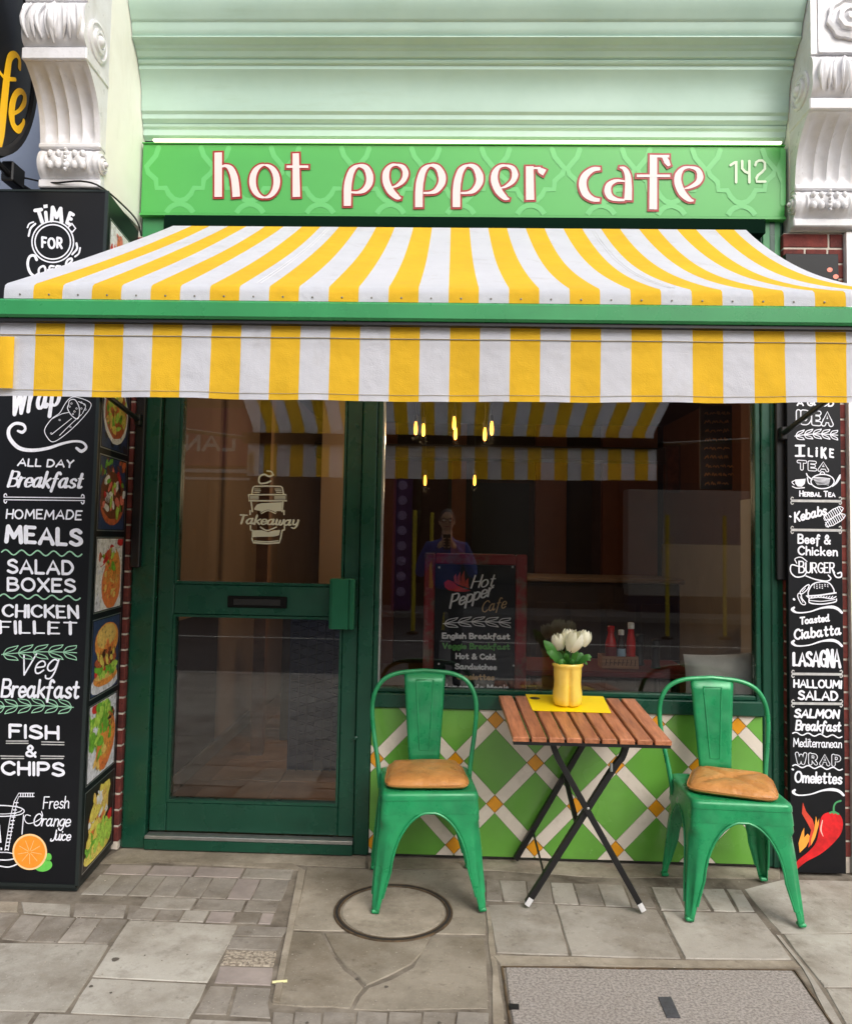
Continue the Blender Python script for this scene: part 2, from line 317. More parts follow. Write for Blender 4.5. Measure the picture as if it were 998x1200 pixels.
class Pen:
    """collects flat brush strokes; every stroke sits a hair proud of the one before it"""
    def __init__(s, n, lift=.0012): s.mb = MB(); s.n = Vector(n).normalized(); s.lift = lift; s.k = 0
    def poly(s, pts, mi=0, up=None):
        s.k += 1; off = s.n*(s.lift + (s.k % 60)*.00006 if up is None else s.lift+up); s.mb.quad([p+off for p in pts], mi)
    def stroke(s, P, wd, mi=0, cap=True, up=None):
        P = [Vector(p) for p in P]; W = wd if isinstance(wd, (list,tuple)) else [wd]*len(P)
        s.k += 1; off = s.n*(s.lift + (s.k % 60)*.00006 if up is None else s.lift+up)
        L = []; R = []
        for i, p in enumerate(P):
            t = (P[min(i+1,len(P)-1)]-P[max(i-1,0)])
            if t.length < 1e-9: t = Vector((1,0,0))
            sd = s.n.cross(t.normalized())*(W[i]/2); oi_ = off+s.n*(i*.000012); L.append(p+sd+oi_); R.append(p-sd+oi_)
        k = len(s.mb.v)
        for a, b in zip(L, R): s.mb.v += [a, b]
        for i in range(len(P)-1): s.mb.f.append((k+2*i, k+2*i+1, k+2*i+3, k+2*i+2)); s.mb.m.append(mi)
        if cap:
            for (c, sg, ww, i) in ((P[0],-1,W[0],0),(P[-1],1,W[-1],-1)):
                t = (P[1]-P[0] if i == 0 else P[-1]-P[-2])
                if t.length < 1e-9: continue
                t = t.normalized()*sg; sd = s.n.cross(t); oc_ = off+s.n*(0 if i == 0 else (len(P)-1)*.000012)
                s.mb.quad([c+oc_+(sd*math.cos(a)+t*math.sin(a))*ww/2 for a in [math.pi*j/6 for j in range(7)]], mi)
    def text(s, txt, A, B, T, w=.14, con=0.0, slant=0.0, mi=0, outline=None, jit=0.0, sp=.22, hr=None, caps=None, arc=0, up=None):
        """A, B: ends of the baseline; T: top of the capitals above A"""
        A, B, T = Vector(A), Vector(B), Vector(T); x = 0; lay = []
        rnd = random.Random(hash(txt) % 1000 if False else sum(map(ord, txt)))
        for ch in txt:
            gs = GP.get(ch, []); sc_ = 1.0
            if caps and ch.isupper() and (x > 0 and txt[len(lay)-1] != ' '): sc_ = caps
            mx = max([p[0] for _, st in gs for p in st], default=.25); lay.append((x, gs, sc_)); x += mx*sc_ + (sp if ch != ' ' else .12)
        tw = max(x-sp, .1); V = T-A; h = V.length; ww = w*h
        A = A+V*(w/2); V = V*(1-w)
        if tw > .2: ud = (B-A).normalized(); B = B+(T-A)*0; A2 = A+ud*ww/2; U = ((B-ud*ww/2+V*0)-(A2-(T-A)*0)); U = ud*((B-A).dot(ud)-ww)/tw; A = A2
        else: U = (B-A)/tw
        asp = U.length/h
        for q, (x0, gs, sc_) in enumerate(lay):
            dy = rnd.uniform(-jit, jit); ro = rnd.uniform(-jit, jit)*1.5
            g = 1 + (0 if hr is None else (hr-1)*q/max(1,len(lay)-1)); ay = arc*4*((q+.5)/len(lay))*(1-(q+.5)/len(lay))
            for sm, st in gs:
                P = [A+U*(x0+px*sc_+(slant+ro)*py*sc_/asp)+V*((py*sc_*g)+dy+ay) for px, py in st]
                if sm: P = catmull(P, 4)
                ht = V.normalized(); Wd = []
                for i in range(len(P)):
                    t = (P[min(i+1,len(P)-1)]-P[max(i-1,0)]); t = t.normalized() if t.length > 1e-9 else ht
                    Wd.append(ww*(1-con+con*abs(t.dot(ht))**1.5*1.15))
                cl_ = (P[0]-P[-1]).length < 1e-6
                if outline is None: s.stroke(P, Wd, mi, up=up, cap=not cl_)
                else:
                    s.stroke(P, [a for a in Wd], mi, cap=not cl_, up=.0002+(s.k%25)*.00003)
                    s.stroke(P, [a-outline*h*2 for a in Wd], 1, cap=not cl_, up=.0010+(s.k%25)*.00003)
    def build(s, name, mats, parent=None, **k): return s.mb.build(name, mats, parent, fix=False, **k)
class Plane:
    def __init__(s, P, N): s.P = Vector(P); s.n = Vector(N).normalized()
    def __call__(s, x, y): return hit(x, y, s.P, s.n)
def ptext(pen, pl, txt, x0, y0, x1, y1, h, **k): pen.text(txt, pl(x0,y0), pl(x1,y1), pl(x0,y0-h), **k)
def pline(pen, pl, pts, w, mi=0, smooth=True, **k):
    s = (pl(pts[0][0]+1, pts[0][1])-pl(*pts[0])).length
    P = [pl(*p[:2]) for p in pts]
    if smooth and len(P) > 2: P = catmull(P, 5)
    if isinstance(w, (list,tuple)):
        n = len(P); W = []
        for i in range(n):
            t = i/(n-1)*(len(w)-1); a = int(min(t, len(w)-2)); W.append((w[a]*(1-(t-a))+w[a+1]*(t-a))*s)
        pen.stroke(P, W, mi, **k)
    else: pen.stroke(P, w*s, mi, **k)
def pwave(pen, pl, x0, y0, x1, y1, amp, n, w, mi=0):
    pline(pen, pl, [(x0+(x1-x0)*t/(n*8), y0+(y1-y0)*t/(n*8)-amp*math.sin(2*math.pi*t/8)) for t in range(n*8+1)], w, mi, smooth=False)
def pellipse(pl, cx, cy, rx, ry, a0=0, a1=360, n=28, rot=0, w=0, seed=0):
    r = random.Random(seed); o = []; c, s = math.cos(math.radians(rot)), math.sin(math.radians(rot))
    for i in range(n+(0 if a1-a0 >= 360 else 1)):
        a = math.radians(a0+(a1-a0)*i/n); k = 1+(r.uniform(-w,w) if w else 0); x = rx*k*math.cos(a); y = ry*k*math.sin(a)
        o.append(pl(cx+x*c-y*s, cy+x*s+y*c))
    return o
def laurel(pen, pl, x0, y0, x1, y1, h, n, w=1.1, mi=0, rev=False):
    def pt(t, o): 
        if rev: t = 1-t
        return (x0+(x1-x0)*t, y0+(y1-y0)*t+o-2*math.sin(math.pi*t))
    pline(pen, pl, [pt(t/6, 0) for t in range(7)], w, mi)
    L = 1.0/n
    for i in range(n):
        t = i/n+.02
        for sg in (-1, 1):
            tip = (t+L, sg*h); m1 = (t+L*.28, sg*h*.68); m2 = (t+L*.78, sg*h*.50)
            pline(pen, pl, [pt(t,0), pt(*m1), pt(min(tip[0],1.0), tip[1]*.95)], w, mi); pline(pen, pl, [pt(t,0), pt(*m2), pt(min(tip[0],1.0), tip[1]*.95)], w, mi)
# ================================================================== SETTING: ground, road, far side of the street
YK = -4.75                      # kerb line of our pavement
def struct(o): o['kind'] = 'structure'; return o
struct(MB().box((-60,-90,-.5),(60,60,-.13)).build('ground', mat('packed_earth', lin((92,88,80)), .95, var=.2, scale=.6)))
mb = MB(); mb.box((-60,-12.0,-.128),(60,YK-.0,-.1)); road = struct(mb.build('road', mat('asphalt', lin((62,62,64)), .85, var=.3, scale=40, bump=.4, bscale=200)))
mb = MB()
for x0 in (-40,40): pass
mb.box((-60,-8.45,-.1),(60,-8.37,-.096)); mb.build('lane_marking', mat('road_paint_white', lin((215,215,205)), .7, var=.2, scale=10), road)
k = 0
kerbs = struct(MB().box((-30,YK+.002,-.127),(30,YK+.148,-.03)).build('kerb_bed', M['mortar'])); kerbs.name = 'kerb'
kst = None
for i in range(24):
    x0 = -11+i*.92
    if kst is None:
        kst = MB().box((0,0,-.09),(.905,.15,.0),bev=.012).build('kerb_stone', mat('granite_kerb', lin((150,146,140)), .8, var=.3, scale=60, rand=.1), kerbs); kst.location = (x0, YK, 0)
    else:
        o = kst.copy(); COL.objects.link(o); o.location = (x0, YK, 0)
mb = MB(); mb.box((-60,-30,-.128),(60,-12.0,.0)); struct(mb.build('far_pavement', mat('far_paving', lin((150,146,138)), .85, var=.2, scale=3)))
# ---- pavement bed and slabs
bed = struct(MB().box((-14,YK+.15,-.12),(14,0.30,-.0035)).build('pavement', mat('joint_mortar', lin((132,124,112)), .95, col2=lin((80,72,62)), scale=6, bump=.5, bscale=50)))
slabc = {
 'warm': mat('warm_grey_flag', lin((166,161,152)), .82, col2=lin((136,131,122)), scale=3.2, bump=.45, bscale=60, rand=.05, detail=9, edge=(.3,.7), speck=[(lin((92,80,62)),2.6,.46,.70,.62,None),(lin((84,74,60)),9,.54,.70,.40,None),(lin((70,62,52)),24,.60,.70,.45,None),(lin((214,208,196)),120,.62,.70,.6,None),(lin((50,44,38)),170,.62,.70,.6,None)]),
 'cool': mat('pale_grey_flag', lin((176,173,164)), .82, col2=lin((150,145,135)), scale=2.6, bump=.4, bscale=70, rand=.05, detail=9, edge=(.3,.7), speck=[(lin((92,80,62)),2.6,.46,.70,.62,None),(lin((84,74,60)),9,.54,.70,.40,None),(lin((70,62,52)),24,.60,.70,.45,None),(lin((214,208,196)),120,.62,.70,.6,None),(lin((50,44,38)),170,.62,.70,.6,None)]),
 'brown': mat('brown_grey_paver', lin((150,144,135)), .85, col2=lin((114,108,100)), scale=7, bump=.55, bscale=60, rand=.10, detail=9, edge=(.3,.7), speck=[(lin((92,80,62)),2.6,.46,.70,.62,None),(lin((84,74,60)),9,.54,.70,.40,None),(lin((70,62,52)),24,.60,.70,.45,None),(lin((214,208,196)),120,.62,.70,.6,None),(lin((50,44,38)),170,.62,.70,.6,None)]),
 'old': mat('stained_old_flag', lin((154,146,132)), .82, col2=lin((112,105,92)), scale=2.4, bump=.5, bscale=45, rand=.04, detail=10, edge=(.34,.66), speck=[(lin((92,80,62)),2.6,.46,.70,.62,None),(lin((84,74,60)),9,.54,.70,.40,None),(lin((70,62,52)),24,.60,.70,.45,None),(lin((214,208,196)),120,.62,.70,.6,None),(lin((50,44,38)),170,.62,.70,.6,None)]),
 'haunch': mat('patched_cement', lin((164,155,140)), .9, col2=lin((124,116,102)), scale=4, bump=.7, bscale=40, detail=10, speck=[(lin((92,80,62)),2.6,.46,.70,.62,None),(lin((84,74,60)),9,.54,.70,.40,None),(lin((70,62,52)),24,.60,.70,.45,None),(lin((214,208,196)),120,.62,.70,.6,None),(lin((50,44,38)),170,.62,.70,.6,None)]),
 'mauve': mat('mauve_paver', lin((148,138,132)), .85, var=.2, scale=8, bump=.5, bscale=60),
 'rough': mat('pebbly_paver', lin((172,162,146)), .85, col2=lin((108,98,86)), scale=80, bump=1.0, bscale=90, edge=(.4,.6)),
}
def slab(poly, m='warm', z=0.0, inset=.0016, name='paving_slab', seed=0, wob=.0016, th=.03, parent=None):
    """a stone with an uneven, slightly rounded edge from its ground outline"""
    rnd = random.Random(seed+int(abs(poly[0][0])*1000)+int(abs(poly[0][1])*777))
    c = Vector((sum(p[0] for p in poly)/len(poly), sum(p[1] for p in poly)/len(poly)))
    P = []
    n = len(poly)
    for i in range(n):
        a = Vector(poly[i][:2]); b = Vector(poly[(i+1)%n][:2]); L = (b-a).length; q = max(1, min(7, int(L/.09)))
        for t in range(q):
            p = a+(b-a)*t/q
            if t: nn = Vector((b.y-a.y, a.x-b.x)).normalized(); p += nn*rnd.uniform(-wob, wob)
            else: p += (c-p).normalized()*.004
            p += (c-p).normalized()*min(inset*1.1, (c-p).length*.3); P.append(p)
    e = .0035; k = len(P); mb = MB(); dz = rnd.uniform(-.0012,.0012)
    T = [p+(c-p).normalized()*e for p in P]
    mb.v = [Vector((p.x,p.y,z-th)) for p in P]+[Vector((p.x,p.y,z-e+dz)) for p in P]+[Vector((p.x,p.y,z+dz)) for p in T]
    for r in range(2):
        for i in range(k): mb.f.append((r*k+i, r*k+(i+1)%k, (r+1)*k+(i+1)%k, (r+1)*k+i)); mb.m.append(0)
    mb.f.append(tuple(2*k+i for i in range(k))); mb.m.append(0)
    return mb.build(name, slabc[m] if isinstance(m,str) else m, parent or bed, origin=(c.x,c.y,z))
def gp(x, y): p = onZ(x, y, 0); return (p.x, p.y)
def crop(ox, oy, s, *pts): return [gp(ox+x/s, oy+y/s) for x, y in pts]
def sl(pts, m='warm', **k): return slab([gp(*p) for p in pts], m, **k)
# left field
C6 = (0, 980, 1.996)
sl([(-60,1068),(25,1070),(0,1100),(-95,1098)],'brown'); sl([(25,1071),(54,1073),(31,1104),(0,1101)],'brown'); sl([(54,1073),(90,1075),(66,1105),(31,1104)],'brown')
sl([(90,1075),(120,1076),(98,1105),(66,1105)],'brown'); sl([(120,1076),(151,1077),(126,1107),(98,1106)],'brown')
sl([(-40,1055),(24,1057),(22,1069),(-40,1068)],'haunch'); sl([(24,1057),(85,1060),(83,1074),(26,1070)],'cool')
sl([(87,1058),(151,1060),(146,1076),(84,1074)],'brown'); sl([(151,1060),(183,1061),(176,1080),(147,1077)],'brown')
sl([(-150,1103),(129,1107),(78,1186),(-230,1180)],'cool'); sl([(150,1078),(280,1084),(244,1152),(106,1145)],'cool'); sl([(106,1146),(244,1153),(223,1194),(80,1187)],'cool')
sl([(44,1187),(222,1194),(210,1228),(20,1222)],'warm'); sl([(-230,1182),(43,1187),(18,1222),(-280,1216)],'warm'); sl([(223,1194),(320,1197),(316,1232),(206,1228)],'warm')
sl([(280,1085),(340,1087),(332,1098),(270,1097)],'brown'); sl([(270,1098),(332,1099),(326,1114),(264,1112)],'brown'); sl([(264,1113),(326,1115),(322,1133),(256,1131)],'rough')
sl([(256,1132),(322,1134),(319,1155),(249,1152)],'mauve'); sl([(246,1154),(276,1155),(266,1190),(226,1189)],'brown'); sl([(277,1155),(319,1157),(316,1176),(318,1194),(267,1191)],'brown')
# block paving by the doorway: courses of small setts
rnd = random.Random(21)
def sett(x0, y0, x1, y1): slab([(x0,y0),(x1,y0),(x1-.004,y1),(x0-.004,y1)], rnd.choice(('brown','brown','brown','mauve','warm')) , inset=.0016, wob=.001, name='paving_sett')
def course(y0, y1, xa, xb, wd):
    x = xa
    while x < xb-.02:
        e = min(x+wd*rnd.uniform(.94,1.06), xb); e = xb if xb-e < .03 else e; sett(x, y0, e, y1); x = e
course(-.285,-.185,-1.50,-.655,.205); course(-.485,-.287,-1.50,-.655,.103); course(-.585,-.487,-1.215,-.655,.205); course(-.680,-.587,-1.215,-.655,.103)
# raised edging round the doorway paving
sl([(350,1018),(358,1020),(327,1178),(319,1176)],'haunch',z=.004); sl([(185,1011),(345,1013),(357,1020),(350,1020),(210,1012)],'haunch',z=.003)
# cement haunch along the wall foot
sl([(143,993),(250,996),(430,1003),(430,1017),(345,1013),(180,1010),(150,1012),(110,1012)],'haunch',wob=.006)
sl([(430,1004),(660,1009),(915,1018),(915,1030),(700,1028),(580,1020),(430,1018)],'haunch',wob=.006)
# old flags with the round cover
sl([(359,1016),(430,1018),(567,1020),(569,1062),(570,1096),(341,1090)],'old',wob=.004)
C8 = (300, 1000, 3.838)
slab(crop(*C8,(160,348),(290,356),(335,440),(400,520),(455,565),(488,605),(455,645),(425,702),(340,695),(210,695),(66,680)),'old',wob=.003)
slab(crop(*C8,(302,356),(790,372),(760,440),(705,500),(600,555),(492,600),(455,560),(400,515),(345,450)),'old',inset=.003)
slab(crop(*C8,(794,372),(1030,378),(1052,700),(840,705),(560,712),(430,704),(458,650),(494,608),(600,565),(708,508)),'old',wob=.003,inset=.003)
# bottom middle pavers
xs = [320,345,378,418,455,495,535,574]
for i in range(7): sl([(xs[i],1184),(xs[i+1],1186),(xs[i+1]-3,1222),(xs[i]-5,1220)],'brown')
# jagged strip between the old flags and the right field
sl([(569,1062),(573,1062),(581,1118),(590,1180),(592,1230),(577,1230),(577,1180),(574,1120)],'haunch',wob=.004)
sl([(575,1120),(668,1122),(800,1126),(932,1127),(940,1134),(800,1134),(650,1131),(584,1131)],'haunch',wob=.005,z=.002)
sl([(569,1030),(584,1031),(589,1057),(569,1056)],'brown')
tp = [584,616,644,671,699,729,756]; bt = [590,618,649,679,709,740,770]
for i in range(6): sl([(tp[i],1031+i*1.1),(tp[i+1],1032+i*1.1),(bt[i+1],1058+i*1.3),(bt[i],1057+i*1.3)],'brown' if i%2 else 'warm')
sl([(762,1039),(790,1040),(804,1068),(774,1067)],'cool'); sl([(791,1040),(818,1041),(834,1068),(805,1068)],'warm'); sl([(819,1041),(848,1041),(864,1069),(836,1068)],'cool'); sl([(850,1041),(868,1042),(885,1069),(866,1069)],'cool')
sl([(571,1060),(650,1059),(667,1120),(581,1117)],'warm'); sl([(650,1060),(770,1066),(799,1124),(668,1120)],'warm'); sl([(774,1068),(887,1070),(929,1125),(802,1124)],'warm')
sl([(870,1042),(916,1030),(1000,1032),(1080,1034),(1120,1093),(914,1094)],'cool'); sl([(916,1095),(1120,1094),(1190,1158),(964,1157)],'cool'); sl([(965,1158),(1190,1159),(1240,1230),(1008,1230)],'cool')
sl([(908,1094),(913,1095),(962,1157),(1003,1230),(990,1230),(940,1134)],'warm')
sl([(992,1026),(1160,1030),(1200,1080),(1085,1034),(1000,1031)],'warm')
# the rest of the pavement, laid regularly outside the closely seen part
rnd = random.Random(5); ys = [-1.36,-2.0,-2.62,-3.25,-3.9,YK+.16]
for r in range(len(ys)-1):
    x = -6+rnd.uniform(0,.5)
    while x < 6:
        wd = rnd.choice((.6,.75,.9)); slab([(x,ys[r+1]),(x+wd,ys[r+1]),(x+wd,ys[r]),(x,ys[r])], rnd.choice(('cool','warm'))); x += wd
for sx in (-1, 1):
    for r, (ya, yb) in enumerate(((-.02,-.62),(-.62,-1.36))):
        x = 2.55 if sx > 0 else 2.5
        if r == 1: x = 1.9 if sx > 0 else 2.35
        while x < 6:
            a, b = sx*x, sx*(x+.7); slab([(min(a,b),yb),(max(a,b),yb),(max(a,b),ya),(min(a,b),ya)],'cool'); x += .7
gum = None
rnd = random.Random(9)
for k in range(9):
    x, y, r_ = rnd.uniform(-1.3,.15), rnd.uniform(-1.3,-.7), rnd.uniform(.004,.008)
    if k == 0: x, y, r_ = onZ(135,1125).x, onZ(135,1125).y, .013
    mb = MB(); mb.lathe([(r_,.0012),(r_*.9,.0022),(.001,.0024)], n=10, fn=lambda a, z: 1+.15*math.sin(3*a+k)); o = mb.build('gum_spot', mat('flattened_gum', lin((84,78,70)) if k % 3 == 0 else lin((84,78,70)), .8), bed); o.location = Vector((x,y,0))-world_loc(bed)
# round cover
mc = thing('manhole_cover', 'round stone-filled manhole cover with dark metal rim under the left green chair', 'manhole cover', (-.19,-.545,0))
mb = MB(); mb.lathe([(.205,-.004),(.205,.0028),(.2,.0045),(.001,.0045)], n=48); mb.build('cover_infill', slabc['haunch'], mc, local=True)
for r, t in ((.218,.0032),(.236,.004)):
    mb = MB(); mb.grid([[((r+dx)*math.cos(a), (r+dx)*math.sin(a), z) for a in [2*math.pi*j/64 for j in range(64)]] for dx, z in ((-.004,.001),(-.003,.004+t/3),(.003,.004+t/3),(.004,.0))], closed=True)
    mb.build('metal_rim', mat('rusty_iron', lin((74,64,54)), .6, metal=.5, col2=lin((112,92,70)), scale=20, bump=.3), mc, local=True)
mb = MB(); mb.grid([[(r*math.cos(a), r*math.sin(a), .0048) for a in [2*math.pi*j/64 for j in range(64)]] for r in (.2215,.2325)], closed=True); mb.build('rim_groove', mat('groove_dirt', lin((34,30,26)), .95), mc, local=True)
# granite-filled service cover
q = [gp(588,1133),gp(931,1137),gp(1003,1240),gp(603,1240)]; cx = sum(p[0] for p in q)/4; cy = sum(p[1] for p in q)/4
scv = thing('service_cover', 'large rectangular speckled granite service cover set in the pavement', 'service cover', (cx,cy,0))
gran = mat('speckled_granite', lin((156,150,144)), .7, col2=lin((118,112,108)), scale=110, detail=3, bump=.2, edge=(.40,.58), speck=[(lin((74,68,68)),150,.60,.66,.75,None),(lin((214,206,198)),130,.62,.68,.6,None),(lin((110,100,92)),2.5,.5,.8,.3,None)])
o = slab(q, gran, name='granite_infill', inset=.008, parent=scv, z=.001); 
mb = MB(); qq = [Vector((p[0]-cx,p[1]-cy)) for p in q]
for i in range(4):
    a, b = qq[i]*1.0, qq[(i+1)%4]*1.0; n_ = Vector((b.y-a.y,a.x-b.x)).normalized()*.003; mb.prism([a-n_,b-n_,b+n_,a+n_], -.01, .0005+i*.0004)
mb.build('metal_frame', mat('rusty_iron', (0,0,0)), scv, local=True)
p4 = [gp(771,1170),gp(786,1170),gp(797,1194),gp(781,1194)]; mb = MB(); mb.prism([(a-cx,b-cy) for a,b in p4][::-1], .0012, .0045); mb.build('lifting_plate', mat('grey_plate', lin((92,92,98)), .5, metal=.5, var=.3, scale=40), scv, local=True)
p5 = [gp(596,1179),gp(608,1180),gp(608,1184),gp(597,1184)]; mb = MB(); mb.prism([(a-cx,b-cy) for a,b in p5][::-1], .0012, .008); mb.build('key_slot', M['rubber'], scv, local=True)
mb = MB(); rnd = random.Random(17)
for k in range(260):
    x, y = rnd.uniform(-1.5,1.7), rnd.uniform(-1.3,-.15); r_ = rnd.uniform(.0012,.0034); mb.ball((x,y,r_*.4+.001), r_, r_*rnd.uniform(.6,1), r_*.6, n=6)
o = mb.build('loose_grit', mat('pale_grit', lin((196,188,174)), .9, col2=lin((90,82,72)), scale=3), fix=False); tag(o, 'loose grit and crumbs scattered over the paving slabs', 'grit'); o['kind'] = 'stuff'
# litter: a pale fallen scrap on the flags
sp = onZ(326,1152,0); mb = MB(); mb.box((sp.x-.02,sp.y-.006,.003),(sp.x+.03,sp.y+.006,.005),rot=.2); tag(mb.build('paper_scrap', mat('pale_scrap', lin((232,226,170)), .8), None), 'small pale paper scrap lying on the old cracked flagstone', 'litter')

# ================================================================== CAFE BUILDING
bld = thing('cafe_building', 'cafe shopfront building with mint cornice, dark green door and window frames', 'building', (0,0,0))
XL, XR = -1.56, 1.63
# walls above and party walls
mb = MB(); mb.box((-2.02,.30,3.0),(2.1,.5,7.5)); mb.box((-2.02,.0,0),(-1.56,.5,7.5)); mb.build('side_wall', M['cream'], bld)
mb = MB(); mb.box((1.655,.03,0),(1.93,.5,7.5)); mb.build('side_wall', M['cream'], bld)
mb = MB(); mb.box((-1.558,.02,2.2),(1.653,.06,3.45)); mb.build('fascia_backing', M['frame'], bld)
# cornice
prof = [(0,3.478),(0,3.487),(-.006,3.495),(-.02,3.505),(-.020,3.535),(-.030,3.545),(-.033,3.556),(-.026,3.560),(-.036,3.568),(-.045,3.578),(-.045,3.600),(-.056,3.612)]
import_cove = [(-.058,3.63),(-.060,3.66),(-.064,3.70),(-.072,3.735),(-.085,3.765),(-.100,3.785)]
prof += import_cove+[(-.108,3.795),(-.108,3.812),(-.120,3.818),(-.126,3.828),(-.120,3.836),(-.134,3.842),(-.142,3.852),(-.148,3.862),(-.160,3.868),(-.168,3.88),(-.190,3.888),(-.200,3.897),(-.200,3.902),(-.190,3.905),(-.198,3.915),(-.206,3.935),(-.212,3.962),(-.220,3.968),(-.224,3.975),(-.238,4.0),(-.255,4.03),(-.262,4.06),(-.262,4.12),(-.30,4.14),(-.30,4.2),(.3,4.2)]
mb = MB(); nx = 24; mb.grid([[(XL+.001+(XR-XL-.002)*i/nx, y, z) for y, z in prof] for i in range(nx+1)]); mb.build('cornice', M['mint'], bld, smooth=True, sharp=24)
mb = MB(); mb.box((XL+.001,.0,3.474),(XR-.001,.29,3.486)); mb.build('soffit_board', M['cream'], bld)
# left pier return and right pier return (cream painted), and the carved consoles
mb = MB(); mb.box((-1.832,-.415,3.03),(-1.562,-.001,7.5)); mb.build('party_pier', M['cream'], bld)
mb = MB(); mb.box((1.632,-.055,3.02),(1.925,.029,7.5)); mb.build('party_pier', M['cream'], bld)
def console(xa, xb, y0, side):
    """carved scroll bracket: xa..xb wide, y0 = face of the pier it grows from, side = which flank shows"""
    con = MB(); W_ = xb-xa
    # flank profile (depth, z)
    zs = [(.025,3.025),(.028,3.065),(.035,3.07)]
    def d(z):
        if z < 3.075: return .03
        if z < 3.20: return .035+.04*math.sin(math.pi*(z-3.075)/.125)**.6
        if z < 3.225: return .052
        if z < 3.50: t = (z-3.225)/.275; return .052+.03*t+.115*t**3.2
        if z < 3.56: return .205
        if z < 3.76: return .205+.05*math.sin(math.pi*(z-3.56)/.20)**.55
        return .225
    levels = [3.025,3.066,3.0661,3.08]+[3.08+.012*i for i in range(1,10)]+[3.198,3.2,3.224,3.226]+[3.226+.0175*i for i in range(1,16)]+[3.499,3.501,3.505,3.555,3.5591,3.562]+[3.562+.014*i for i in range(1,14)]+[3.757,3.761,3.80,4.39]
    nx = 44; rows = []
    for z in levels:
        row = []
        for i in range(nx+1):
            u = i/nx; dd = d(z)
            if 3.226 < z < 3.499 and .1 < u < .9:
                f = (u-.1)/.8*4; dd -= .020*abs(math.sin(math.pi*f))**.6*min(1,(z-3.226)/.03)*min(1,(3.499-z)/.02)
            if 3.09 < z < 3.19:
                e = math.sin(math.pi*(z-3.09)/.10); dd += .014*e*abs(math.sin(math.pi*u*5))*(1 if .14<u<.86 else .3) - .006*(abs(u-.12)<.03)-.006*(abs(u-.88)<.03)
            if 3.575 < z < 3.75:
                e = math.sin(math.pi*(z-3.575)/.175); v = abs(u-.5)*2
                dd += .016*e*math.sin(9*v+10*(z-3.58)*(1+v)+.6)*1.0 + .014*e*max(0,1-v*5)
            if z < 3.0661 and False: dd = 0
            row.append((xa+W_*u, y0-dd, z))
        # back edge points
        rows.append([(xa, y0+.0, z)]+row+[(xb, y0+.0, z)])
    con.grid(rows); con.quad([rows[0][i] for i in range(len(rows[0]))][::-1]); con.quad(rows[-1])
    o = con.build('console_bracket', M['whitep'], bld, smooth=True, sharp=50)
    # slab band
    for a_, b_ in (((xa-.006,y0-.222,3.503),(xb+.006,y0-.001,3.557)),((xa-.004,y0-.062,3.2005),(xb+.004,y0-.001,3.223)),((xa-.005,y0-.048,3.026),(xb+.005,y0-.001,3.064))): MB().box(a_, b_, bev=.005).build('moulding_band', M['whitep'], bld)
    # scroll bosses on the visible flank
    xf = xb if side > 0 else xa
    for (yy, zz, R) in ((y0-.12,3.645,.085),(y0-.035,3.135,.045)):
        m2 = MB()
        pr = [(R*1.0,0),(R*1.0,.008),(R*.86,.012),(R*.78,.004),(R*.62,.006),(R*.56,.018),(R*.40,.020),(R*.34,.010),(R*.26,.024),(R*.1,.032),(.001,.033)]
        m2.lathe([(r, side*h) for r, h in pr], c=(xf, yy, zz), n=28, axis='X'); m2.build('scroll_boss', M['whitep'], bld, smooth=True, sharp=45)
    # beads and leaf tips carved on the lower roll
    m3 = MB(); cx = (xa+xb)/2
    for k in range(-2,3):
        for zz, rr in ((3.165,.017),(3.115,.02)): m3.ball((cx+k*.036, y0-.078, zz), rr*.8, .016, rr, n=10)
    for k in range(6): m3.ball((cx, y0-.088, 3.09+k*.018), .008, .010, .009, n=8)
    m3.build('carved_beads', M['whitep'], bld, smooth=True)
    # acanthus ribs on the upper roll
    m4 = MB()
    for sgn in (-1, 1):
        for k in range(4):
            x0 = cx+sgn*(.015+k*.03); pts = []
            for t in range(7):
                zz = 3.585+.15*t/6; pts.append((x0+sgn*.02*math.sin(t/6*math.pi)*(1 if k%2 else .4)-sgn*.008*t/6, y0-.205-.052*math.sin(math.pi*(zz-3.56)/.20)**.55-.004, zz))
            m4.tube(pts, [.003,.008,.010,.011,.010,.008,.004], n=8)
    m4.tube([(cx, y0-.21-.052*math.sin(math.pi*(zz-3.56)/.20)**.55, zz) for zz in [3.57+.025*t for t in range(8)]], [.004,.009,.011,.012,.012,.011,.009,.005], n=8)
    m4.build('acanthus_leaf', M['whitep'], bld, smooth=True)
console(-1.832,-1.5625,-.415,1)
console(1.6325,1.925,-.056,-1)
# rosette on the right pier above the console
m5 = MB(); m5.lathe([(.10,0),(.10,-.018),(.085,-.022),(.075,-.01),(.06,-.012),(.055,-.03),(.035,-.032),(.03,-.02),(.015,-.036),(.001,-.037)], c=(1.80,-.287,3.92), n=28, axis='Y', fn=lambda a, z: 1+.05*math.sin(8*a)); m5.build('rosette', M['whitep'], bld, smooth=True)
mb = MB(); mb.box((1.664,-.287,3.762),(1.927,-.056,4.4)); mb.build('upper_block', M['whitep'], bld)
mb = MB(); mb.box((1.665,-.293,3.762),(1.928,-.2875,3.772)); mb.build('upper_block_lip', M['whitep'], bld)

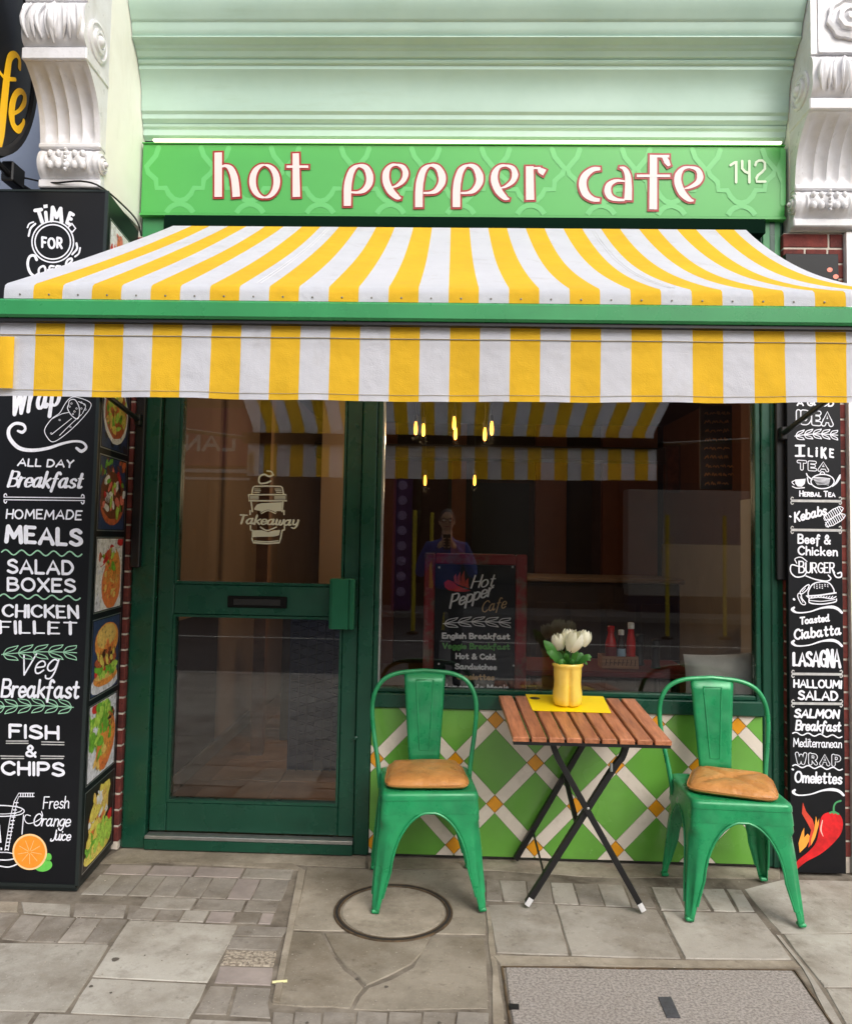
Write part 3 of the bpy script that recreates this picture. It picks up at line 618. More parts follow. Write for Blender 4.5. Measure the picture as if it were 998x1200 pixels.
# ---- fascia sign
fs = thing('fascia_sign', 'long bright green fascia sign reading hot pepper cafe above the awning', 'sign', (0,-.03,3.3))
def sx(y): return y
def quadpts(pl, pts): return [pl(*p) for p in pts]
SP = Plane((0,-.045,0),(0,-1,0))
a = onY(168,249,-.045); b = onY(918,172,-.045); SX0, SX1, SZ0, SZ1 = -1.548, 1.612, onY(540,252,-.045).z, onY(540,170,-.045).z
MB().box((SX0,-.045,SZ0),(SX1,.018,SZ1),bev=.003).build('sign_panel', M['signg'], fs)
mb = MB(); mb.box((SX0-.002,-.052,SZ0-.012),(SX1+.002,.018,SZ0-.001)); mb.box((SX0-.002,-.052,SZ1+.001),(SX1+.002,.018,SZ1+.006)); mb.build('sign_trim', M['signg'], fs)
pen = Pen((0,-1,0), .0006)
for i in range(10):
    c = 210.7+i*82.2 - (0); yo = (c-210)*.0045
    L = [(-25,-45),(-28,-36),(-39,-23),(-37,-16),(-28,-8),(-27,2),(-16.5,2),(-13,9),(-7,15),(0,17)]
    for sg in (-1,1):
        pts = [(c+sg*-x, 218+yo+y) for x, y in L]; pts = [(max(169.5,min(917,x)), max(172.5,y)) for x, y in pts]
        pline(pen, SP, pts, 6.2, smooth=False)
    pline(pen, SP, [(c-16,249+yo),(c-10,242+yo),(c,238.5+yo),(c+10,242+yo),(c+16,249+yo)], 6.2, cap=False)
pen.build('lattice_pattern', M['signpat'], fs)
# sign letters, drawn as broad-nib strokes with a dark red outline
def zc(ox, oy, s): return lambda pts: [(ox+x/s, oy+y/s) for x, y in pts]
c5, c6, c7 = zc(240,170,4.158), zc(470,170,5.544), zc(660,170,3.696)
LET = []
def L_(name, conv, s, strokes): LET.append((name, [( conv(p), [w/s for w in ws], sm) for p, ws, sm in strokes]))
S5, S6, S7 = 4.158, 5.544, 3.696
L_('letter_h', c5, S5, [([(67,38),(67,254)],[38,38],False),([(82,107),(105,103),(128,118),(144,155),(151,200),(155,254)],[10,16,30,36,38,38],True)])
import math as _m
L_('letter_o', c5, S5, [([(293+59*_m.sin(t*_m.pi/8), 178-79*_m.cos(t*_m.pi/8)) for t in range(17)], [8+26*abs(_m.sin(t*_m.pi/8)) for t in range(17)], True)])
L_('letter_t', c5, S5, [([(444,42),(447,254)],[32,38],False),([(399,107),(505,107)],[13,13],False)])
def P5(dx): return [([(695+dx,298),(696+dx,215),(702+dx,170),(718+dx,125),(748+dx,103),(784+dx,112),(803+dx,150),(800+dx,190),(778+dx,220),(748+dx,232),(714+dx,232)],[36,38,36,30,14,28,36,34,26,14,10],True)]
L_('letter_p', c5, S5, P5(0))
E5 = [([(908,208),(935,200),(966,175),(978,140),(965,110),(935,98),(905,104),(884,135),(884,180),(905,225),(936,255),(955,261)],[6,14,24,30,24,10,18,32,36,36,26,8],True)]
L_('letter_e', c5, S5, E5)
def P6(dx): return [([(115+dx,405),(116+dx,300),(124+dx,230),(146+dx,165),(188+dx,135),(236+dx,148),(264+dx,200),(262+dx,250),(230+dx,296),(190+dx,312),(144+dx,314)],[50,50,48,40,16,36,50,46,34,18,14],True)]
L_('letter_p', c6, S6, P6(0)); L_('letter_p', c6, S6, P6(243))
L_('letter_e', c6, S6, [([(645,282),(680,270),(722,238),(738,195),(722,152),(680,136),(636,144),(608,185),(606,240),(632,300),(672,344),(700,354)],[8,18,32,42,30,14,24,42,48,48,34,8],True)])
L_('letter_r', c6, S6, [([(833,140),(836,358)],[50,54],False),([(858,152),(905,152)],[14,16],False),([(886,150),(904,168),(930,182)],[10,40,44],True)])
L_('letter_c', c7, S7, [([(158,104),(125,108),(92,135),(82,172),(95,212),(125,235),(156,240)],[14,22,30,34,32,22,14],True)])
L_('letter_a', c7, S7, [([(242,98),(262,104),(276,130),(280,180),(278,240)],[6,18,26,30,34],True),([(264,158),(228,156),(198,172),(190,200),(202,226),(232,238),(264,240)],[8,14,24,30,26,14,10],True)])
L_('letter_f', c7, S7, [([(388,44),(387,280)],[32,34],False),([(402,50),(456,50)],[12,12],False),([(434,52),(446,74),(456,92)],[20,24,14],True),([(316,135),(460,135)],[12,12],False)])
L_('letter_e', c7, S7, [([(522,190),(545,184),(578,165),(590,138),(578,108),(545,98),(515,104),(496,130),(494,165),(512,208),(540,236),(562,243)],[5,12,22,28,20,9,16,28,32,32,22,6],True)])
for nm, strokes in LET:
    pen = Pen((0,-1,0), .0012)
    s_ = (SP(541,210)-SP(540,210)).length
    for P, Wd, sm in strokes:
        Q = [SP(*p) for p in P]
        if sm:
            W2 = []; n0 = len(P)-1
            Q = catmull(Q, 6); 
            for i in range(len(Q)):
                t = i/6; a_ = min(int(t), n0-1); W2.append(Wd[a_]*(1-(t-a_))+Wd[a_+1]*(t-a_))
            if n0 >= 16: Q[-1] = Q[0].copy()
        else: W2 = Wd
        ex = []
        t0 = (Q[0]-Q[1]).normalized(); t1 = (Q[-1]-Q[-2]).normalized()
        o_ = 2.4*s_
        Qr = [Q[0]+t0*o_]+Q[1:-1]+[Q[-1]+t1*o_]
        Qo = Q if nm == 'letter_o' else Qr
        pen.stroke(Qo, [(x+4.4)*s_ for x in W2], 1, cap=False, up=.0030+pen.k*.0001); pen.stroke(Q, [max(x-.2,1.2)*s_ for x in W2], 0, cap=False, up=.0050+pen.k*.0001)
    pen.build(nm, [M['ltrw'], M['ltrr']], fs)
for nm, pts in (('digit_one',[[(722,88),(740,76),(746,70),(746,162)]]),('digit_four',[[(772,70),(772,102),(785,116),(803,124)],[(803,70),(803,162)]]),('digit_two',[[(829,88),(833,75),(845,68),(860,68),(870,78),(870,104),(858,118),(840,132),(834,144),(834,159),(872,159)]])):
    pen = Pen((0,-1,0), .0015)
    for P in pts: pline(pen, SP, c7(P), 3.0, smooth=False, up=.003+pen.k*.0003)
    pen.build(nm, M['ltrn'], fs)
# lit strip light tucked under the cornice
ll = MB().box((-1.49,-.066,SZ1+.0065),(1.59,-.052,SZ1+.0155)).build('strip_light', emat('warm_led', (1.0,.90,.62), 3.0)); tag(ll, 'thin warm strip light glowing under the mint cornice above the green sign', 'light')
# ---- frames (green painted)
F_ = M['frame']
def fr(name, a, b, parent=bld, m=F_, bev=.004): return MB().box(a, b, bev=bev).build(name, m, parent)
fr('corner_post', (-1.528,-.015,.004),(-1.416,.09,3.09)); fr('corner_post', (1.505,-.012,.004),(1.612,.09,3.09))
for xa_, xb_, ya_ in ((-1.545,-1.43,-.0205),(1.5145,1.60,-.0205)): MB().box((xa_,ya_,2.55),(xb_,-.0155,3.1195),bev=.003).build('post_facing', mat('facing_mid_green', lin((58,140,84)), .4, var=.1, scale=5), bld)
fr('corner_bead', (-1.545,.0,.004),(-1.5285,.05,3.09)); fr('corner_bead', (1.545,-.022,.004),(1.575,-.0125,3.09))
fr('mullion', (-.418,-.015,.004),(-.348,.09,2.9)); 
fr('transom', (-1.415,-.01,2.32),(-.419,.088,2.40)); fr('head_rail', (-.347,-.01,2.36),(1.504,.088,2.9)); fr('head_rail', (-1.415,-.008,2.401),(-.419,.087,2.9))
fr('door_sill', (-1.415,-.03,.004),(-.419,.08,.055)); fr('threshold_strip', (-1.41,-.034,.0555),(-.42,.02,.072), m=M['steel'], bev=.002)
door = thing('tmp', '', '', (-1.40,.02,.08)); door.name = 'door'; door.parent = bld; del door['label']; del door['category']
def dpart(name, a, b, m=F_, bev=.004): return MB().box(a, b, bev=bev).build(name, m, door)
dpart('stile', (-1.408,.012,.078),(-1.328,.062,2.31)); dpart('stile', (-.498,.012,.078),(-.422,.062,2.31))
dpart('bottom_rail', (-1.327,.014,.078),(-.499,.060,.215)); dpart('middle_rail', (-1.327,.014,1.115),(-.499,.060,1.262)); dpart('top_rail', (-1.327,.014,2.22),(-.499,.060,2.31))
for (z0, z1) in ((.216,1.114),(1.263,2.219)):
    m_ = MB(); t = .012
    m_.box((-1.3265,.010,z0),(-1.3265+t,.058,z1)); m_.box((-.4995-t,.010,z0),(-.4995,.058,z1)); m_.box((-1.3265+t,.010,z0),(-.4995-t,.058,z0+t)); m_.box((-1.3265+t,.010,z1-t),(-.4995-t,.058,z1)); m_.build('glazing_bead', F_, door)
    MB().box((-1.314,.034,z0+.004),(-.512,.038,z1-.004)).build('glass_pane', M['glass'], door)
lp = MB(); A_, B_ = onY(267,698,.01), onY(336,713,.01)
lp.box((A_.x,.004,B_.z),(B_.x,.0135,A_.z),bev=.003); lp.build('letter_box', mat('letterbox_black', lin((8,9,9)), .6, spec=.15), door); MB().box((A_.x+.03,.0005,B_.z+.012),(B_.x-.03,.0035,A_.z-.014),bev=.001).build('letter_flap', M['rubber'], door)
A_, B_ = onY(386.5,678,-.04), onY(414.5,738,-.04)
h_ = MB(); h_.box((A_.x,-.045,B_.z),(B_.x,.011,A_.z),bev=.005); h_.box((A_.x+.012,-.052,B_.z+.001),(B_.x-.028,-.0455,A_.z-.001),bev=.002); h_.box((B_.x-.022,-.054,B_.z+.001),(B_.x-.002,-.0455,A_.z-.001),bev=.002)
h_.build('door_handle', mat('handle_green_metal', lin((34,104,74)), .3, metal=.3, var=.1, scale=5), door)
for (x_, z_) in ((418,498),(417,865)):
    p = onY(x_, z_, -.016); MB().lathe([(.009,0),(.009,-.006),(.004,-.009)], c=(p.x,-.016,p.z), n=12, axis='Y').build('screw_cap', F_, bld, smooth=True)
# takeaway cup print on the door glass
DP = Plane((0,.033,0),(0,-1,0)); pen = Pen((0,-1,0), .0004); dz = zc(260,540,9.07)
def dpl(pts, w, **k): pline(pen, DP, dz(pts), w, **k)
dpl([(545,150),(525,115),(480,108)],1.6); dpl([(545,150),(500,165),(450,145),(405,165),(392,210),(410,240),(470,235),(520,215)],2.0)
dpl([(318,350),(330,285),(345,272),(480,268),(625,272),(642,285),(655,350)],1.7,smooth=False)
for y_, x0_, x1_ in ((300,345,625),(318,350,630),(335,340,640)):
    dpl([(x0_,y_),(x0_+60,y_)],.9,smooth=False); dpl([(x1_-60,y_),(x1_,y_)],.9,smooth=False)
dpl([(285,360),(685,360),(690,425),(285,425),(285,360)],1.6,smooth=False)
for y_ in (378,392,406): dpl([(300,y_),(390,y_)],.9,smooth=False); dpl([(560,y_),(675,y_)],.9,smooth=False)
dpl([(312,440),(325,540)],1.8,smooth=False); dpl([(650,440),(640,540)],1.8,smooth=False)
pen.poly([DP(*p) for p in dz([(345,505),(370,465),(420,450),(640,440),(630,535),(560,535),(490,515),(420,535),(345,520)])])
dpl([(300,530),(300,570)],1.8,smooth=False); dpl([(660,530),(660,570)],1.8,smooth=False)
dpl([(420,560),(490,530),(570,560)],1.3); dpl([(410,545),(490,515),(580,545)],1.0)
dpl([(410,705),(480,740),(580,705)],1.5)
dpl([(305,690),(305,735),(325,740)],1.8,smooth=False); dpl([(665,690),(665,735),(640,740)],1.8,smooth=False)
pen.poly([DP(*p) for p in dz([(318,738),(420,738),(490,758),(560,738),(620,735),(610,790),(560,805),(340,810),(320,820)])])
dpl([(320,825),(335,870),(480,880),(610,870),(625,825),(640,745)],1.8,smooth=False); dpl([(345,852),(480,860),(600,850)],1.2)
ptext(pen, DP, 'Takeaway', 277.5,614.5,349,616,12.5, w=.20, con=.45, slant=.25, sp=.12)
pen.build('takeaway_decal', mat('decal_pale', lin((214,214,192)), .6), door)
# ---- window
win = thing('tmp', '', '', (0,.02,.7)); win.name = 'shop_window'; win.parent = bld; del win['label']; del win['category']
def wpart(name, a, b, m=F_, bev=.004): return MB().box(a, b, bev=bev).build(name, m, win)
wpart('window_stile', (-.347,.0,.70),(-.322,.06,2.359)); wpart('window_stile', (1.478,.0,.70),(1.5035,.06,2.359)); wpart('window_head', (-.3215,.0,2.33),(1.4775,.06,2.359))
wpart('window_sill', (-.347,-.028,.697),(1.5035,.062,.764)); wpart('glazing_bead', (-.3215,.002,.765),(1.4775,.058,.786))
wpart('bead_strip', (-.3215,.004,.787),(-.312,.05,2.33), m=M['steel'], bev=.001)
MB().box((-.3115,.034,.787),(1.4775,.038,2.33)).build('glass_pane', M['glass'], win)
# ---- tiled stall riser: green squares, cream strips, amber dots set on the diagonal
TX0, TX1, TZ0, TZ1 = -.346, 1.503, .012, .695
tile_wall = MB().box((TX0,-.0035,TZ0-.008),(TX1,.06,TZ1)).build('tiled_panel', M['grout'], bld)
n0 = onY(579.5,942.5,-.008); n1 = onY(769,947,-.008); n2 = onY(580,844,-.008)
PA = (n1.x-n0.x)/2; PZ = n2.z-n0.z
def clip(poly, x0, x1, z0, z1):
    for ax, lim, sg in ((0,x0,1),(0,x1,-1),(1,z0,1),(1,z1,-1)):
        out = []
        for i in range(len(poly)):
            a, b = poly[i], poly[(i+1)%len(poly)]; ia = (a[ax]-lim)*sg >= 0; ib = (b[ax]-lim)*sg >= 0
            if ia: out.append(a)
            if ia != ib:
                t = (lim-a[ax])/(b[ax]-a[ax]); out.append((a[0]+(b[0]-a[0])*t, a[1]+(b[1]-a[1])*t))
        poly = out
        if not poly: return []
    return poly
def tile(poly, m, nm):
    c = (sum(p[0] for p in poly)/len(poly), sum(p[1] for p in poly)/len(poly)); g = .0011
    P = []
    for p in poly:
        d = Vector((c[0]-p[0], c[1]-p[1])); P.append((p[0]+d.x/d.length*g*1.4, p[1]+d.y/d.length*g*1.4))
    P = clip(P, TX0+.001, TX1-.001, TZ0+.001, TZ1-.001)
    if len(P) < 3: return
    ar = abs(sum(P[i][0]*P[(i+1)%len(P)][1]-P[(i+1)%len(P)][0]*P[i][1] for i in range(len(P))))/2
    if ar < 1e-5: return
    cx = sum(p[0] for p in P)/len(P); cz = sum(p[1] for p in P)/len(P); mb = MB(); n = len(P); y1 = -.0085; e = .0012
    In = [(p[0]+(cx-p[0])*e/max(.004,math.hypot(cx-p[0],cz-p[1])), p[1]+(cz-p[1])*e/max(.004,math.hypot(cx-p[0],cz-p[1]))) for p in P]
    mb.v = [Vector((p[0],-.0034,p[1])) for p in P]+[Vector((p[0],y1+.001,p[1])) for p in P]+[Vector((p[0],y1,p[1])) for p in In]
    for r in range(2):
        for i in range(n): mb.f.append((r*n+i, r*n+(i+1)%n, (r+1)*n+(i+1)%n, (r+1)*n+i)); mb.m.append(0)
    mb.f.append(tuple(2*n+i for i in range(n))); mb.m.append(0)
    mb.build(nm, m, tile_wall, origin=(cx,y1,cz))
e1 = Vector((PA/2, PZ/2)); e2 = Vector((PA/2, -PZ/2)); hw = .19       # half strip width as a share of the lattice vector
hw = .105
for i in range(-9, 12):
    for j in range(-9, 12):
        c = Vector((n0.x, n0.z))+e1*i+e2*j
        if not (TX0-.5 < c.x < TX1+.5 and TZ0-.5 < c.y < TZ1+.5): continue
        q = lambda a, b: tuple(c+e1*a+e2*b)
        tile([q(-hw,-hw),q(hw,-hw),q(hw,hw),q(-hw,hw)], M['tiles_o'], 'amber_tile')
        tile([q(hw,-hw),q(1-hw,-hw),q(1-hw,hw),q(hw,hw)], M['tiles_w'], 'cream_strip_tile'); tile([q(-hw,hw),q(hw,hw),q(hw,1-hw),q(-hw,1-hw)], M['tiles_w'], 'cream_strip_tile')
        tile([q(hw,hw),q(1-hw,hw),q(1-hw,1-hw),q(hw,1-hw)], M['tiles_g'], 'green_tile')
# ---- brick piers left and right
BRK = {}
def brick_pier(x0, x1, y0, y1, ztop, y_side=None):
    core = MB().box((x0+.004,y0+.004,.002),(x1-.004,y1,ztop)).build('brick_pier', M['mortar'], bld)
    H = .0755; L = .222; row = 0; z = (ztop-.005-.066) % H
    def put(a, b, c, d):
        key = (round(b[0]-a[0],3), round(b[1]-a[1],3))
        ctr = Vector(((a[0]+b[0])/2, (a[1]+b[1])/2, c+d/2))
        if key not in BRK: 
            o = MB().box((a[0],a[1],c),(b[0],b[1],c+d),bev=.003).build('brick', M['brick'], core, origin=ctr); BRK[key] = o
        else:
            o = BRK[key].copy(); COL.objects.link(o); o.parent = core; o.location = ctr-world_loc(core)
    while z+.066 < ztop+.001:
        x = x0+(.0 if row%2 else 0)
        seq = [.108,.108,.108] if row % 2 else [.222,.108]
        rem = x1-x0; first = True
        for Lq in (seq*4):
            if x >= x1-.02: break
            e = min(x+Lq, x1); put((x,y0-.0),(e-.009 if e < x1-.001 else e,y0+.09),z,.066); x = e+.0
        z += H; row += 1
    return core
brick_pier(-2.0,-1.535,-.035,.0,2.98)
rp = brick_pier(1.60,1.885,-.05,.028,3.015)
# ---- neighbouring buildings' edges
o = MB().box((1.931,-.09,0),(4.6,.5,7.5),bev=.01).box((1.889,-.075,0),(1.9305,.029,3.01)).build('neighbour_wall', mat('bright_white_render', lin((250,248,246)), .7, var=.05, scale=3, bump=.15, bscale=10)); tag(o, 'white rendered wall of the neighbouring shop at the right edge', 'wall')
o = MB().box((-7,-.02,0),(-2.06,.4,7.5),bev=.01).build('neighbour_wall', mat('blue_grey_render', lin((150,162,186)), .7, var=.12, scale=2, bump=.15, bscale=10)); tag(o, 'blue grey rendered wall of the neighbouring house at the left edge', 'wall')
o = MB().box((-2.02,-.10,3.1),(-1.885,-.03,3.64),bev=.01).build('dark_bracket_box', M['blackm']); tag(o, 'black metal mounting box between the oval sign and the white console', 'bracket')
# ================================================================== BLACK MENU BOX (left) with chalk lettering and food pictures
bx = thing('menu_box', 'tall black advertising box left of the door with chalk lettering and food pictures', 'advertising box', (-1.75,-.26,0))
fl = onZ(94.5,1046,.012); BY = -.475
bl = Vector((-1.554,-.045,0)); br_ = Vector((-1.513,BY,0))       # side face, from the wall to the front corner
mb = MB(); mb.prism([(-2.03,BY),(br_.x,BY),(bl.x,bl.y),(-2.03,-.04)], .035, 3.0); mb.build('box_body', M['board'], bx)
sn = Vector((br_.y-bl.y, -(br_.x-bl.x), 0)); sn = Vector((bl.y-br_.y, -(bl.x-br_.x), 0)).normalized()
if sn.x < 0: sn = -sn
mb = MB(); t = .008
mb.box((br_.x-.012,BY-.004,.03),(br_.x+.003,BY+.008,3.005)); mb.box((-2.03,BY-.003,.02),(br_.x-.013,BY+.01,.034)); mb.box((-2.03,BY-.003,3.001),(br_.x-.013,BY+.01,3.01)); mb.build('corner_trim', M['boardtrim'], bx)
mb = MB(); mb.prism([(-2.02,BY+.01),(br_.x-.01,BY+.01),(bl.x-.01,bl.y),(-2.02,-.05)], .004, .0345); mb.build('plinth', M['boardtrim'], bx)
FPn = Plane((0,BY-.0005,0),(0,-1,0)); pen = Pen((0,-1,0), .0006)
T = lambda txt, *a, **k: ptext(pen, FPn, txt, *a, **k)
def done(nm, m=M['chalk'], m2=None, par=None):
    global pen
    pen.build(nm, [m, M['black']] if m2 is None else m2, par or bx); pen = Pen((0,-1,0), .0006)
Ln = lambda pts, w, **k: pline(pen, FPn, pts, w, **k)
# Time for coffee badge
c9 = zc(20,220,9.23)
def W9(txt, pts, h, **k):   # separate letters on a curve
    for ch, (x, y, ang) in zip(txt, pts):
        a = math.radians(ang); xx, yy = c9([(x,y)])[0]; wl = max([p[0] for _, st in GP[ch] for p in st]+[.12])
        A_ = FPn(xx,yy); ux = FPn(xx+math.cos(a)*h*wl, yy-math.sin(a)*h*wl); up_ = FPn(xx-math.sin(a)*h, yy-math.cos(a)*h)
        pen.text(ch, A_, ux if wl > .2 else FPn(xx+math.cos(a)*h*.1, yy-math.sin(a)*h*.1), up_, **k)
W9('T', [(225,395,18)], 19, w=.22); W9('I', [(322,375,6)], 14, w=.28); W9('M', [(355,372,0)], 20, w=.22); W9('E', [(520,385,-18)], 16, w=.24)
pen.poly([FPn(*p) for p in c9([(285,185),(330,178),(333,215),(290,222)])])
pen.stroke(pellipse(FPn,20+388/9.23,220+585/9.23,24.4,24.0,n=48)+[pellipse(FPn,20+388/9.23,220+585/9.23,24.4,24.0,n=48)[0]], .0062, cap=False)
pen.stroke(pellipse(FPn,20+388/9.23,220+585/9.23,20.8,20.2,n=48)+[pellipse(FPn,20+388/9.23,220+585/9.23,20.8,20.2,n=48)[0]], .0062, cap=False)
W9('FOR', [(262,650,0),(330,658,0),(425,655,0)], 14, w=.19)
Ln(c9([(555,430),(595,385),(635,440),(600,480),(585,470)]), 1.8, smooth=False)
Ln(c9([(115,430),(135,390),(180,370)]),1.8); Ln(c9([(128,520),(150,440),(200,390)]),2.4); Ln(c9([(645,600),(650,660),(600,720)]),2.4); Ln(c9([(685,650),(670,710),(630,745)]),2.0)
Ln(c9([(215,780),(190,735),(140,745),(118,820),(140,910),(190,955),(235,930)]),3.2); Ln(c9([(275,850),(240,880),(245,940),(285,950),(310,900),(300,855),(275,850)]),2.6)
Ln(c9([(400,850),(360,850),(350,900),(352,990)]),2.4); Ln(c9([(335,890),(390,880)]),2.2); Ln(c9([(470,850),(430,850),(420,900),(425,980)]),2.4); Ln(c9([(405,890),(460,875)]),2.2)
Ln(c9([(455,905),(500,880),(470,860),(450,910),(480,945)]),2.0); Ln(c9([(530,850),(590,800),(590,765),(545,790),(530,860),(560,900),(620,870)]),2.6)
done('badge_print')
T('Wrap', 11,489,70,474,36, w=.12, con=.5, slant=.12); done('lettering')
c3_ = zc(0,460,8.573)
Ln(c3_([(180,385),(225,398),(255,365),(230,320),(150,312),(90,370),(100,460),(190,555),(320,580),(480,560),(620,515),(740,490),(830,500),(868,550),(820,590),(770,558)]), [2.5,4,3,3.5,3.5,4,4.5,4.5,4,3.6,3,2.6,2.6,3,4,3]); done('flourish')
Ln(c3_([(450,370),(520,265),(600,205),(650,120),(700,60),(765,45),(900,95),(905,160),(800,290),(660,420),(540,495),(480,455),(450,370)]), .9)
Ln(c3_([(690,120),(700,80),(750,70),(790,130),(800,200),(780,265),(720,230),(680,160),(690,120)]), 1.0); Ln(c3_([(520,265),(620,215),(690,200)]), .8); Ln(c3_([(520,420),(620,340),(720,260)]), .8); Ln(c3_([(600,430),(700,330),(820,220)]), .8); Ln(c3_([(790,90),(860,130),(830,210)]), .8)
for k, (x, y) in enumerate(((600,275),(515,410),(710,345),(720,110),(750,190),(770,160),(700,140),(735,215),(850,120),(820,160),(860,170),(820,100))): pen.stroke(pellipse(FPn, x/8.573, 460+y/8.573, 1.0, .9, n=7), .002)
done('wrap_drawing')
T('ALL DAY', 20,546.5,86,547.5,10, w=.2, slant=.12, jit=.03); done('lettering')
T('Breakfast', 8,571.5,97,572,21, w=.165, con=.55, slant=.26, sp=.13); done('lettering')
for yy in (582.5,585.6): Ln([(5,yy),(99,yy+1)], 1.1)
for (x, y, s_) in ((5,582.5,-1),(5,585.6,1),(98.5,583.5,-1),(98.5,586.6,1)): Ln([(x,y),(x+(0 if x<50 else 0)-0,y+s_*2.5),(x+1.8*(1 if x<50 else -1),y+s_*4),(x+3*(1 if x<50 else -1),y+s_*2)],1.3)
done('divider_line')
T('HOMEMADE', 6.5,608.5,96,608.5,12, w=.16, jit=.05, slant=.08); done('lettering')
T('MEALS', 5,636.5,97,639,22.5, w=.23, con=.2, jit=.02, sp=.26); done('lettering')
T('SALAD', 8,672.5,87,672.8,18, w=.18); T('BOXES', 8,693.2,89,693.6,17.2, w=.18); done('lettering')
T('CHICKEN', 2,723.8,93,724,16.5, w=.2, con=.35, jit=.03); T('FILLET', -1,743,92,743,16.5, w=.22, con=.5, jit=.02); done('lettering')
T('Veg', 20,793,66,786.5,25, w=.075, slant=.3, sp=.15); T('Breakfast', .5,817.8,93,818,23, w=.13, slant=.12, sp=.14); done('lettering')
T('FISH', 10,865.5,70,866,17.5, w=.2); T('&', 29.5,887,43,887,15, w=.19); T('CHIPS', 1,908.8,76,909,17.5, w=.2); done('lettering')
for (x0,y0,x1,y1) in ((7.5,868.5,33,868.5),(7.5,871.2,33,871.2),(49,869.5,75,870),(49,872.5,75,873),(1,886,28,886.5),(2,889,28,889),(48,886,75,886.5),(48,889,74,889)): Ln([(x0,y0),(x1,y1)],1.2,smooth=False)
done('divider_line', M['chalkgrey'])
T('Fresh', 50,948.5,81,947,15, w=.09, slant=.1, sp=.14); T('Orange', 38,968.5,82.5,968.5,15.5, w=.10, slant=.22, sp=.12); T('Juice', 59,985,83,985,13, w=.12, slant=.22, sp=.1); 
Ln([(36,956),(31,955),(29,960),(33,965),(42,963),(50,957),(49,951)],1.0); done('lettering')
pwave(pen, FPn, 2,647,96,649.5,3,5,1.6); done('wave_line', M['chalkg']); pwave(pen, FPn, 0,698.5,94,701,2.6,5,1.6); done('wave_line', M['chalkg'])
laurel(pen, FPn, 2,767,90,765,9,5,1.0); done('laurel_print', M['chalkg']); laurel(pen, FPn, -8,829,86,829,9,6,1.0, rev=True); done('laurel_print', M['chalkg'])
c6_ = zc(0,890,8.573)
Ln(c6_([(-330,520),(-280,480),(-100,465),(60,465),(200,485),(245,520),(200,555),(60,572),(-100,570)]),1.2); Ln(c6_([(-100,545),(60,548),(190,530),(225,505)]),.9); Ln(c6_([(238,560),(222,750)]),1.2)
Ln(c6_([(-100,935),(60,935),(125,945)]),1.0); Ln(c6_([(-100,1005),(60,1012),(140,1000)]),1.4); Ln(c6_([(-60,1060),(60,1082),(120,1075),(180,1050)]),1.4)
for sft in (0, 34): Ln(c6_([(50+sft,915),(100+sft,610),(115+sft,540),(145+sft*.8,420-0*sft),(190,340+sft),(345,340+sft)]),.9,smooth=False)
for i in range(14):
    t = i/13; Ln(c6_([(52+100*t,905-470*t),(86+98*t,905-470*t)]),1.2,smooth=False)
for i in range(6): Ln(c6_([(210+24*i,342),(210+24*i,374)]),1.2,smooth=False)
pen.poly([FPn(*p) for p in c6_([(-40,640),(0,640),(18,835),(-40,842)])]); pen.poly([FPn(*p) for p in c6_([(8,885),(25,885),(25,912),(8,912)])])
done('drink_drawing')
MO = [mat('print_orange', lin((246,150,44)), .5, var=.08, scale=60), mat('print_peel', lin((252,206,150)), .5), mat('print_leafgreen', lin((104,200,84)), .5, var=.15, scale=30)]
pen.poly(pellipse(FPn,51,1014.5,10.5,7,rot=-10), 2, up=.0004); pen.poly(pellipse(FPn,57,1004.5,3.6,4.5), 2, up=.0004)
pen.poly(pellipse(FPn,35.0,998.5,20.3,21.2,n=40), 1, up=.0006); pen.poly(pellipse(FPn,35.0,998.5,18.2,19,n=40), 0, up=.0009)
for i in range(9):
    a = math.radians(i*40+10); pen.stroke([FPn(35+2*math.cos(a),998.5+2*math.sin(a)), FPn(35+14*math.cos(a),998.5+14*math.sin(a))], .0018, 1, up=.0012)
done('orange_print', m2=MO)
